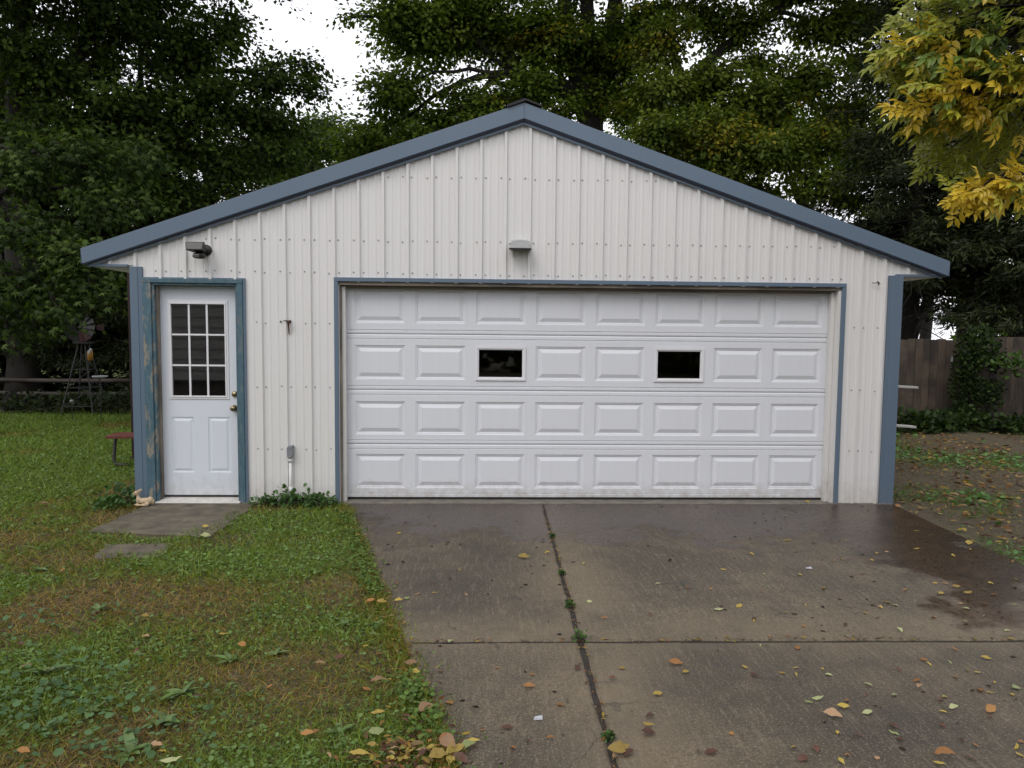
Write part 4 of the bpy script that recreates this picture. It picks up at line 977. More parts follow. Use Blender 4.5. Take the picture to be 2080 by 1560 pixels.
for i, (x_, y_, hh) in enumerate(((-22, -20, 7.5), (-14, -24, 8), (-5, -26, 7.5), (4, -25, 8.5), (12, -22, 8), (20, -17, 7.5), (-24, -8, 7.5), (17, -8, 7))):  # unseen tree row, added to hold low skylight off the wall
    c = np.array([x_, y_, hh*.62]); r = np.random.default_rng(80+i)
    bl = [(c+np.array([r.normal()*2.6, r.normal()*1.5, r.normal()*hh*.22]), (2.2, 1.8, 1.7), 16) for _ in range(9)]
    r_, k = tree('far_tree', ['round tree', 'tall tree', 'wide tree', 'dark tree'][i % 4]+' added unseen behind the viewer to cut low skylight, '+['far left', 'left', 'left of centre', 'right of centre', 'right', 'far right', 'beside the house', 'beside the driveway'][i], (x_, y_, 0), (x_, y_, hh*.4), .25, bl, G_MID, .42, T_RHOMB, 9, .45, 'added trees behind the viewer', .55, 90+i); NT += k
# wood edge far behind, one mass low over the ground
r = np.random.default_rng(77); n = 52000
ang = r.random(n); X = -60+100*ang; Z = .30+6.5*r.random(n)**1.3; Y = 30+6*r.random(n)+3*vnoise(X, Z, .4)
keep = ~((X > 15) & (X < 27.5) & (Z < 9)); X, Y, Z = X[keep], Y[keep], Z[keep]; n = len(X)
keep = Z < 4.0+3.4*fnoise(X, X*0, .22); X, Y, Z = X[keep], Y[keep], Z[keep]; n = len(X)
V, F = scatter(np.stack([X, Y, Z], -1), r.normal(size=(n, 3))+[0, 0, -.5], r.normal(size=(n, 3))+[0, -1, .6], .55*(.6+.7*r.random(n)), T_MAPLE)
c = np.array(G_DARK)[r.integers(0, 3, n)]*(.7+.5*r.random((n, 1)))
o = bulk('wood_edge', V, F, M_LEAF, np.repeat(c, len(T_MAPLE[0]), 0)); tag(o, 'far off dark wood edge beyond the back lawn', None, None, 'stuff'); NT += len(F)

# 8: ash branch in front at the upper right: compound leaves, the nearest ones parts of their own
ash_b = np.array([5.3, -2.4, 0]); ash = thing('ash_tree', tuple(ash_b), 'ash tree with yellow and green leaves hanging in at the upper right', 'tree')
m = MB(); m.tube([(0, 0, -.2), (.03, 0, 1.5), (-.05, .02, 3), (-.1, .1, 5.5)], [.17, .14, .12, .07], 12); m.build('trunk', M_BARK, ash, True)
lm = MB(); r = np.random.default_rng(5)
bz = [B(2010,60,-3.0,.42,.5,.26,34), B(1930,110,-2.9,.30,.4,.16,22), B(1860,120,-2.8,.16,.3,.10,10), B(1980,190,-3.0,.34,.4,.12,22), B(1900,225,-2.9,.20,.3,.06,9), B(2060,200,-3.1,.25,.4,.20,18), B(2040,0,-3.0,.45,.5,.20,22), B(1920,20,-2.8,.28,.4,.12,12),
      B(2000,275,-2.5,.34,.4,.12,20), B(2060,330,-2.4,.2,.3,.12,9), B(1930,300,-2.6,.10,.2,.05,3), B(2030,385,-3.1,.15,.25,.065,9), B(1985,395,-3.1,.08,.15,.04,4), B(1900,340,-2.4,.05,.1,.03,1), B(2120,330,-2.8,.3,.3,.3,14), B(2130,100,-3,.3,.5,.4,22)]
LEAVES = []
for c, rad, ns in bz:
    a = ash_b+np.array([-.08, .08, min(4.8, c[2]+.55)]); cv = curve(a, c+np.array([0, 0, .03]), .12, 9, .02, r)
    lm.tube([q-ash_b for q in cv], [.028*(1-.85*i/8) for i in range(9)], 6)
    for _ in range(int(ns*5.0)):
        u = unit(r.normal(size=3)); tp = c+u*np.array(rad)*r.random()**.4; j = int(np.argmin(((cv-tp)**2).sum(1))); j = max(3, j-1)
        sc = curve(cv[j], tp, .03, 4, .01, r); lm.tube([q-ash_b for q in sc], [.005, .004, .003, .0015], 4, cap=False)
        d = unit(tp-cv[j])+np.array([-.25, -.20, -.02])+r.normal(0, .75, 3); LEAVES.append((tp-ash_b, unit(d)))
lm.build('branches', M_BARK, ash, True)
ashmat = [leafmat('ash_leaf_green', (.08, .15, .02), (.18, .26, .035), .4, .35), leafmat('ash_leaf_yellow_green', (.22, .25, .02), (.42, .40, .035), .4, .35), leafmat('ash_leaf_yellow', (.42, .31, .02), (.66, .48, .035), .4, .35), leafmat('ash_leaf_orange', (.30, .15, .025), (.46, .24, .04), .4, .35)]
def ash_mesh(seed, mat):
    q = np.random.default_rng(seed); m = MB(); m.tube([(0, 0, 0), (.07, 0, .004), (.15, 0, -.012)], [.0016, .0013, .0008], 3, cap=False)
    spots = [(.045, 1), (.045, -1), (.09, 1), (.09, -1), (.13, 1), (.13, -1), (.152, 0)]
    for x, s in spots:
        ln = .072*(.8+.35*q.random()); a = s*(.95-.25*q.random()); dx, dy = math.cos(a), math.sin(a); w_ = ln*.22; dz = -.05-.30*q.random()
        f = lambda t, ww, up: (x+dx*ln*t-dy*ww, dy*ln*t+dx*ww, -.004+dz*ln*t*t+up)
        b_ = len(m.v); m.v += [f(0, 0, 0), f(.3, -w_*.85, .006), f(.3, 0, 0), f(.3, w_*.85, .006), f(.62, -w_*.9, .006), f(.62, 0, 0), f(.62, w_*.9, .006), f(1, 0, -.004)]
        m.f += [(b_, b_+1, b_+2), (b_, b_+2, b_+3), (b_+1, b_+4, b_+5, b_+2), (b_+2, b_+5, b_+6, b_+3), (b_+4, b_+7, b_+5), (b_+5, b_+7, b_+6)]
    return m.mesh('leaf', mat)
AM = [[ash_mesh(100+i*10+j, ashmat[i]) for j in range(3)] for i in range(4)]
camp = np.array([CX, -CD, CH])
def inview(p, mrg=0):
    d = np.asarray(p)-camp; z = d@FWD
    return z > .3 and abs((d@RT)/z*FPX) < 1040+mrg and abs((d@UP)/z*FPX) < 780+mrg
order = sorted(range(len(LEAVES)), key=lambda i: (not inview(LEAVES[i][0]+ash_b, 30), np.linalg.norm(LEAVES[i][0]+ash_b-camp)))
restV = []; restF = []; nb_ = 0
for rank, i in enumerate(order):
    p_, d_ = LEAVES[i]; pz = p_+ash_b
    g = fnoise(pz[0]*3+pz[1], pz[2]*3, 1.0, 3)+.10*r.normal()
    ci = 0 if g < .42 else 1 if g < .60 else 2 if g < .92 else 3
    me = AM[ci][r.integers(0, 3)] if rank < 299 else AM[1][0]
    x = Vector(d_); z = Vector((r.normal()*.45, r.normal()*.45-.75, 1)); y = z.cross(x).normalized(); z = x.cross(y).normalized()
    s = .58+.38*r.random(); R_ = Matrix((x, y, z)).transposed().to_4x4(); Mx = Matrix.Translation(Vector(p_)) @ R_ @ Matrix.Scale(s, 4)
    if rank < 299:
        o = bpy.data.objects.new('leaf', me); COL.objects.link(o); o.parent = ash; o.matrix_local = Mx
    else:
        restV += [tuple(Mx @ v.co) for v in me.vertices]; restF += [tuple(q+nb_ for q in pl.vertices) for pl in me.polygons]; nb_ += len(me.vertices)
if restV:
    m = MB(); m.v = restV; m.f = restF; o = m.build('leaves', ashmat[1], ash); o['kind'] = 'stuff'

# ------------------------------------------------------------------ lawn cover
def lod_points(n, seed, xr, yr, near=2.5, power=1.35):
    """points over a rectangle, thinned with distance from the yard's front"""
    r = np.random.default_rng(seed); out_ = np.zeros((0, 2)); 
    while len(out_) < n:
        k = n*3; x = xr[0]+(xr[1]-xr[0])*r.random(k); y = yr[0]+(yr[1]-yr[0])*r.random(k); d = np.hypot(x-CX, y+CD)
        keep = (r.random(k) < np.minimum(1, (near/d)**power)) & (d > 1.8)
        out_ = np.concatenate([out_, np.stack([x, y], -1)[keep]])
    return out_[:n], r
def allowed(x, y, jit=0):
    le = left_edge(y)+jit
    lawn = (x < le) & ~((y > -.02) & (x > -3.64) & (x < 3.67) & (y < 7.4))
    stoop = (y > -1.10+.12*np.sin(x*9)) & (x > -3.52+jit) & (x < -2.54-.14*np.clip(-y, 0, 1)+.5*jit) & (y < .02)
    step = (x > -3.18) & (x < -2.78) & (y > -1.62) & (y < -1.40)
    right = (x > 3.66+(-y*-.055)-.0+np.abs(jit)*.3) & (y < 5.9)
    right &= ~((y < -.0) & (x < 3.64+y*.06+.04+jit*.5))
    return (lawn & ~stoop & ~step), right
def ground_z(x, y): return -.018+.0*x
def green_mask(x, y):
    g = fnoise(x, y, .75, 4)                  # 0..1, patches
    # lusher near the building between stoop and drive, and away to the left and back
    g = g+.16*np.exp(-((x+2.0)**2/.9+(y+1.4)**2/1.4))+.12*np.clip((y+.5)/3, 0, 1)+.10*np.clip((-x-3.6)/2, 0, 1)*np.clip((y+3.6)/2, 0, 1)-.10*np.exp(-((x+1.6)**2/.8+(y+3.6)**2/.5))
    return g
def cover(name, label, n, seed, xr, yr, kind, near=2.6, power=1.3, size=.035, grow=.35, thr=None, side='left', cols=None, mat=None, hgt=0.0):
    P, r = lod_points(n, seed, xr, yr, near, power); x, y = P[:, 0], P[:, 1]; jit = .07*r.normal(size=len(x))*np.where(r.random(len(x)) < .6, 1, .2)
    jit = jit+.13*(fnoise(y, x*0, 2.2, 5)-.5)
    a, b_ = allowed(x, y, jit); ok = a if side == 'left' else b_
    x, y = x[ok], y[ok]; g = green_mask(x, y) if side == 'left' else fnoise(x, y, .9, 14)-.02+.12*np.exp(-((y+1.8)**2/2.0))*(x < 5)
    if thr is not None:
        pr = np.clip((g-thr[0])/(thr[1]-thr[0]), .0, 1); pr = np.maximum(pr, thr[2]); k = r.random(len(x)) < pr; x, y, g = x[k], y[k], g[k]
    n = len(x); d = np.hypot(x-CX, y+CD); s = size*(1+grow*np.clip(d-3, 0, 12)/3)*(.6+.8*r.random(n)); z = ground_z(x, y)+hgt*r.random(n)
    az = r.random(n)*2*PI
    if kind == 'blade':
        el = np.clip(r.normal(.55, .38, n), .0, 1.4); dd = np.stack([np.cos(az)*np.cos(el), np.sin(az)*np.cos(el), np.sin(el)], -1); nn = r.normal(size=(n, 3)); T = T_BLADE
    elif kind == 'thatch':
        el = r.normal(.08, .18, n); dd = np.stack([np.cos(az)*np.cos(el), np.sin(az)*np.cos(el), np.sin(el)], -1); nn = np.array([0, 0, 1.])+r.normal(0, .2, (n, 3)); T = T_BLADE
    else:
        el = r.normal(.12, .28, n); dd = np.stack([np.cos(az)*np.cos(el), np.sin(az)*np.cos(el), np.sin(el)], -1); nn = np.array([0, 0, 1.])+r.normal(0, .35, (n, 3)); T = T_DISC
    V, F = scatter(np.stack([x, y, z], -1), dd, nn, s, T)
    cols = np.array(cols); w_ = np.clip((g-.35)/.3+.25*r.normal(size=n), 0, .999); ci = (w_*len(cols)).astype(int); c = cols[ci]*(.65+.7*r.random((n, 1)))
    o = bulk(name, V, F, mat or M_GRASS, np.repeat(c, len(T[0]), 0)); tag(o, label, None, None, 'stuff'); return len(F)
XL, YL = (-9.5, .3), (-5.0, 8.0)
NG = 0
GC = [(.25, .17, .05), (.22, .18, .032), (.18, .19, .024), (.14, .19, .020), (.145, .225, .028)]
NG += cover('grass', 'thin short olive and green grass on the left lawn', 330000, 1, XL, YL, 'blade', size=.042, grow=.28, cols=GC, thr=(.25, .60, .60))
NG += cover('dead_grass', 'brown thatch lying in the thin turf', 110000, 2, (-6.5, .3), (-5.0, 1.0), 'thatch', size=.045, grow=.25, cols=[(.20, .135, .065), (.14, .09, .04), (.085, .055, .026), (.17, .15, .05), (.12, .12, .035)])
NG += cover('clover', 'low clover and creeping weeds in the left lawn', 90000, 3, XL, YL, 'disc', size=.017, grow=.30, hgt=.03, cols=[(.07, .10, .026), (.08, .13, .034), (.10, .165, .048), (.13, .20, .065)], mat=M_CLOVER, thr=(.40, .66, .16))
NG += cover('grass_tufts', 'taller green grass tufts in the lawn', 60000, 6, XL, YL, 'blade', size=.07, grow=.25, cols=[(.08, .12, .02), (.10, .15, .024), (.13, .185, .034)], thr=(.42, .72, .05))
NG += cover('side_grass', 'sparse grass on the leafy soil right of the driveway', 60000, 7, (3.5, 11.5), (-4.2, 6.0), 'blade', size=.05, grow=.2, cols=[(.13, .11, .045), (.10, .135, .035), (.11, .18, .045)], side='right', thr=(.42, .62, .10))
NG += cover('side_weeds', 'low green weeds right of the driveway', 22000, 8, (3.5, 11.5), (-4.2, 6.0), 'disc', size=.03, grow=.25, hgt=.05, cols=[(.07, .12, .035), (.08, .165, .05), (.10, .20, .06)], mat=M_CLOVER, side='right', thr=(.56, .74, .02))

r = np.random.default_rng(55); n = 15000; y = -.1-4.9*r.random(n); x = left_edge(y)-.035+r.normal(0, .035, n)+.05*(fnoise(y, y*0, 3.0, 2)-.5)*2; az = r.random(n)*2*PI; el = np.clip(r.normal(.7, .4, n), 0, 1.4)
k = r.random(n) < .35+.9*fnoise(y, y*0, 1.7, 8); x, y, az, el = x[k], y[k], az[k], el[k]; n = len(x)
V, F = scatter(np.stack([x, y, np.full(n, -.02)], -1), np.stack([np.cos(az)*np.cos(el)+.25, np.sin(az)*np.cos(el), np.sin(el)], -1), r.normal(size=(n, 3)), .055*(.5+.9*r.random(n)), T_BLADE)
c = np.array(GC)[r.integers(0, 5, n)]*(.6+.6*r.random((n, 1))); o = bulk('edge_grass', V, F, M_GRASS, np.repeat(c, 3, 0)); tag(o, 'grass leaning over the left edge of the driveway', None, None, 'stuff'); NG += n
n = 3200; y = -.1-4.9*r.random(n); x = left_edge(y)-.05+r.normal(0, .04, n); k = fnoise(y, y*0, 1.3, 18) > .45; x, y = x[k], y[k]; n = len(x); az = r.random(n)*2*PI
V, F = scatter(np.stack([x, y, .0+.03*r.random(n)], -1), np.stack([np.cos(az), np.sin(az), r.normal(.1, .3, n)], -1), np.array([0, 0, 1.])+r.normal(0, .35, (n, 3)), .016+.012*r.random(n), T_DISC)
o = bulk('edge_clover', V, F, M_CLOVER, np.repeat(np.array([(.085, .14, .03)])*(.6+.8*r.random((n, 1))), 6, 0)); tag(o, 'clover growing along the left edge of the driveway', None, None, 'stuff')

# broadleaf rosettes one can point to
def ros_leaf(seed, L_, wd, mat):
    q = np.random.default_rng(seed); m = MB(); n = 6; V = []
    for i in range(n):
        t = i/(n-1); w_ = wd*math.sin(PI*min(1, .12+t*.88))**.8*(1+.18*math.sin(9*t*PI)) if i < n-1 else .001
        z = L_*(.42*t-.50*t*t); V += [(L_*t, -w_, z+.006), (L_*t, 0, z), (L_*t, w_, z+.006)]
    m.v = V
    for i in range(n-1): a = 3*i; m.f += [(a, a+3, a+4, a+1), (a+1, a+4, a+5, a+2)]
    return m.mesh('leaf', mat, True)
WM_ = [leafmat('weed_leaf_green', (.055, .10, .02), (.11, .19, .035), .4, .2), leafmat('weed_leaf_bluish', (.065, .11, .03), (.12, .185, .055), .45, .15)]
RL = [ros_leaf(i, .10+.02*(i % 3), .020+.006*(i % 2), WM_[i % 2]) for i in range(6)]
RO = [(372, 1410, 'broad leafed weed rosette with long green leaves low in the left lawn', 1.1), (330, 1470, 'spreading weed rosette near the bottom left of the lawn', 1.1), (185, 1450, 'bright weed clump at the bottom left edge', 1.2), (265, 1530, 'weed rosette at the bottom edge of the lawn', 1.2), (470, 1345, 'dark green weed tuft in the middle of the brown turf', 1.0),
      (560, 1330, 'weed rosette beside the bare soil patch', .8), (90, 1370, 'flat weed rosette at the left edge of the frame', 1.2), (700, 1270, 'small weed rosette close to the driveway edge', .9), (765, 1275, 'leafy weed touching the driveway edge', .9), (690, 1490, 'three pointed green weed near the leaf pile', .8), (200, 1240, 'pale weed rosette in the left lawn', .9), (290, 1150, 'weed rosette just below the stepping slab', .9), (80, 1160, 'light green weed clump far left of the stoop', .9), (840, 1400, 'weed tuft overhanging the driveway edge', .9)]
for i, (px, py, lab, s) in enumerate(RO):
    p = gnd(px, py, -.015); t = thing('weed_rosette', tuple(p), lab, 'weed', 'weed rosettes in the lawn'); r = random.Random(i)
    for k in range(r.randint(7, 10)):
        o = bpy.data.objects.new('leaf', RL[r.randrange(6)]); COL.objects.link(o); o.parent = t; o.rotation_euler = (r.uniform(-.2, .2), r.uniform(-.6, -.0), k*2*PI/8+r.uniform(-.3, .3)); q = s*r.uniform(.45, .8); o.scale = (q, q, q)
# creeping broad leaves at the far left bottom
r = np.random.default_rng(91); P = []
for (px, py, sx, n) in ((50, 1390, .42, 110), (30, 1440, .40, 110), (130, 1520, .3, 50), (60, 1270, .4, 60), (90, 1430, .3, 50), (300, 1480, .35, 60)):
    c = gnd(px, py); P.append(np.stack([c[0]+r.normal(0, sx*.6, n), c[1]+r.normal(0, sx*.45, n), .015+.02*r.random(n)], -1))
P = np.concatenate(P); n = len(P); az = r.random(n)*2*PI
V, F = scatter(P, np.stack([np.cos(az), np.sin(az), r.normal(.1, .25, n)], -1), np.array([0, 0, 1.])+r.normal(0, .4, (n, 3)), .018+.022*r.random(n), T_DISC)
o = bulk('ground_ivy', V, F, M_CLOVER, np.repeat(np.array([(.075, .135, .055)])*(.7+.6*r.random((n, 1))), 6, 0)); tag(o, 'creeping round leafed ground ivy at the lower left of the lawn', None, None, 'stuff')

# leafy bushes: one mass of leaves plus stems
def bush(name, label, c, rad, n, leaf, cols, seed, cat='weed', tmpl=T_DISC, stems=14, droop=.2, group=None, wall=None):
    r = np.random.default_rng(seed); c = np.array(c, float); root = thing(name, (c[0], c[1], 0), label, cat, group); base = np.array([c[0], c[1], 0])
    u = unit(r.normal(size=(n, 3)))*np.array(rad)*(r.random((n, 1))**.45); u[:, 0] += .25*rad[0]*(fnoise(u[:, 2]*3, u[:, 0], 1.5, seed)-.5); P = c+u
    P = P[P[:, 2] > .0]
    if wall is not None: P = P[P[:, 1] < wall]
    keep = fnoise(P[:, 0]+P[:, 1], P[:, 2], 2.2/max(.2, rad[2]), seed) > .38; P = P[keep] if keep.sum() > 20 else P; n = len(P)
    dd = unit(P-np.array([c[0], c[1], c[2]-rad[2]*.6]))+r.normal(0, .5, (n, 3))+[0, 0, -droop]
    V, F = scatter(P-base, dd, np.array([0, -.3, 1.])+r.normal(0, .5, (n, 3)), leaf*(.6+.8*r.random(n)), tmpl)
    col = np.array(cols)[r.integers(0, len(cols), n)]*(.7+.6*r.random((n, 1)))
    o = bulk('foliage', V, F, M_CLOVER, np.repeat(col, len(tmpl[0]), 0), root); o['kind'] = 'stuff'
    m = MB()
    for k in range(stems):
        q = P[r.integers(0, n)]-base; s0 = np.array([r.normal()*rad[0]*.4, r.normal()*rad[1]*.2, -.02]); m.tube([s0, (s0+q)/2+[0, 0, .02], q], [.005, .004, .002], 4, cap=False)
    m.build('stems', M_TWIG, root)
WC = [(.045, .085, .03), (.06, .12, .035), (.075, .15, .045)]
c = gnd(600, 1018); bush('wall_weeds', 'leafy weed clump around the foot of the white conduit', (-2.13, -.09, .07), (.22, .09, .11), 420, .035, WC, 1, stems=20, wall=-.01)
bush('wall_weeds', 'low weeds against the wall left of the garage door opening', (-1.90, -.12, .04), (.16, .10, .08), 260, .032, WC, 2, stems=10, wall=-.01)
bush('wall_weeds', 'small feathery weed against the wall left of the conduit', (-2.40, -.10, .03), (.14, .09, .07), 170, .03, WC, 3, stems=8, wall=-.01)
bush('wall_weeds', 'weeds and ivy at the foot of the left garage corner', (-3.80, -.10, .06), (.16, .25, .12), 420, .04, WC, 4, stems=12)
hb = (-1, -23, .9)
bush('hedge', 'dark hedge added unseen behind the viewer to darken the garage pane reflections', hb, (26, .7, 1.3), 9000, .42, [(.03, .05, .012), (.045, .07, .016)], 5, 'hedge', stems=20)  # added out of view so the garage panes mirror something dark
DV = [(.013, .024, .007), (.021, .038, .009), (.036, .062, .014)]
p = at(1985, 740, 5.75); bush('fence_vine', 'dark vine climbing over the board fence at the right', (p[0], 5.72, .95), (.50, .16, .95), 3200, .055, DV, 11, 'vine', stems=24, wall=5.98)
p = at(2060, 745, 5.6); bush('fence_vine', 'brighter leafy branch crossing the fence at the far right', (p[0], 5.55, 1.15), (.45, .2, .22), 260, .08, [(.05, .10, .02), (.07, .12, .03)], 12, 'vine', stems=8)
for i, (px, py, Y, rx, rz, lab) in enumerate([(1900, 880, 5.3, .5, .28, 'dark leafy weeds at the fence foot behind the white boards'), (1960, 860, 5.5, .45, .35, 'large leaved weeds under the climbing vine'), (2060, 895, 5.2, .6, .22, 'low weeds at the far right fence foot'), (1850, 875, 5.2, .4, .28, 'weeds at the fence foot beside the garage corner')]):
    p = at(px, py, Y); bush('fence_weeds', lab, (p[0], Y, .1), (rx, .3, rz), 700, .08, DV, 20+i, 'weeds', stems=14, wall=5.97)
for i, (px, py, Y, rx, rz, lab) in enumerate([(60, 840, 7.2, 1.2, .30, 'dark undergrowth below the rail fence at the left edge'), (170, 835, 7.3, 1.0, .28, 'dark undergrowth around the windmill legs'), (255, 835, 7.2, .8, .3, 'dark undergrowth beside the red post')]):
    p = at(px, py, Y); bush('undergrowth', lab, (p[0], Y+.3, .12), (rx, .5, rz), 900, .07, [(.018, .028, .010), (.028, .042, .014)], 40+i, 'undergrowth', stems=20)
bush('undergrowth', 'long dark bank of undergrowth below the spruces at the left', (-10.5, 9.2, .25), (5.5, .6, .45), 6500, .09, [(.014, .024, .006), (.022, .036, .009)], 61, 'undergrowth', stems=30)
# little weeds growing in the slab joints
for px, py, s, lab in ((1143, 1166, .022, 'green weed sprout in the driveway joint nearest the garage'), (1158, 1232, .035, 'leafy weed tuft in the long driveway joint'), (1178, 1300, .06, 'mossy weed patch where the driveway joints cross'), (1238, 1500, .02, 'tiny weed in the joint near the bottom edge'), (1122, 1090, .010, 'tiny sprout high in the long driveway joint')):
    p = gnd(px, py); bush('joint_weed', lab, (p[0], p[1], .008), (s, s*.8, s*.7), int(45+900*s), .016, [(.05, .09, .03), (.08, .14, .04)], int(px), stems=3)

# ------------------------------------------------------------------ fallen leaves
def leaf_mesh(seed, kindm, shape):
    q = random.Random(seed); m = MB(); n = 8; L_ = 1.0; W = {'ovate': .24, 'round': .31, 'narrow': .15}[shape]; curl = q.uniform(-.4, 1.1); cup = q.uniform(.05, .40); bend = q.uniform(-.15, .15)
    for i in range(n):
        t = i/(n-1); w_ = W*max(.02, math.sin(PI*t**.85))*(1+.12*q.uniform(-1, 1)); z = .10*curl*(4*t*(1-t))+.05*q.uniform(-1, 1)+.05; y = bend*math.sin(PI*t)
        m.v += [(t-.5, y-w_, z+cup*w_), (t-.5, y, z), (t-.5, y+w_, z+cup*w_*q.uniform(.4, 1.4))]
    for i in range(n-1): a = 3*i; m.f += [(a, a+3, a+4, a+1), (a+1, a+4, a+5, a+2)]
    m.tube([(-.5, 0, .05), (-.62, .01, .04), (-.78, .04, .05)], [.010, .008, .006], 3, cap=False)
    return m.mesh('fallen_leaf', LM[kindm], True)
FLM = {(c, s): [leaf_mesh(hash_, c, s) for hash_ in (i*3+1, i*3+2, i*3+3)] for i, (c, s) in enumerate([(c, s) for c in LM for s in ('ovate', 'round', 'narrow')])}
rl = random.Random(3)
CN = {'yellow': 'yellow', 'orange': 'orange', 'brown': 'red brown', 'tan': 'pale tan', 'green': 'pale green'}
placed = []
def drop(x, y, z, c, s, size, label=None, rot=None, tilt=.2, group=None, face=0):
    o = bpy.data.objects.new('fallen_leaf', rl.choice(FLM[(c, s)])); COL.objects.link(o)
    o.location = (x, y, z+.002); o.rotation_euler = (rl.uniform(-tilt, tilt)+face, rl.uniform(-tilt, tilt), rot if rot is not None else rl.uniform(0, 2*PI)); o.scale = (size, size, size); o.location.z += face*size*.22
    tag(o, label, 'leaf', group); placed.append((x, y)); return o
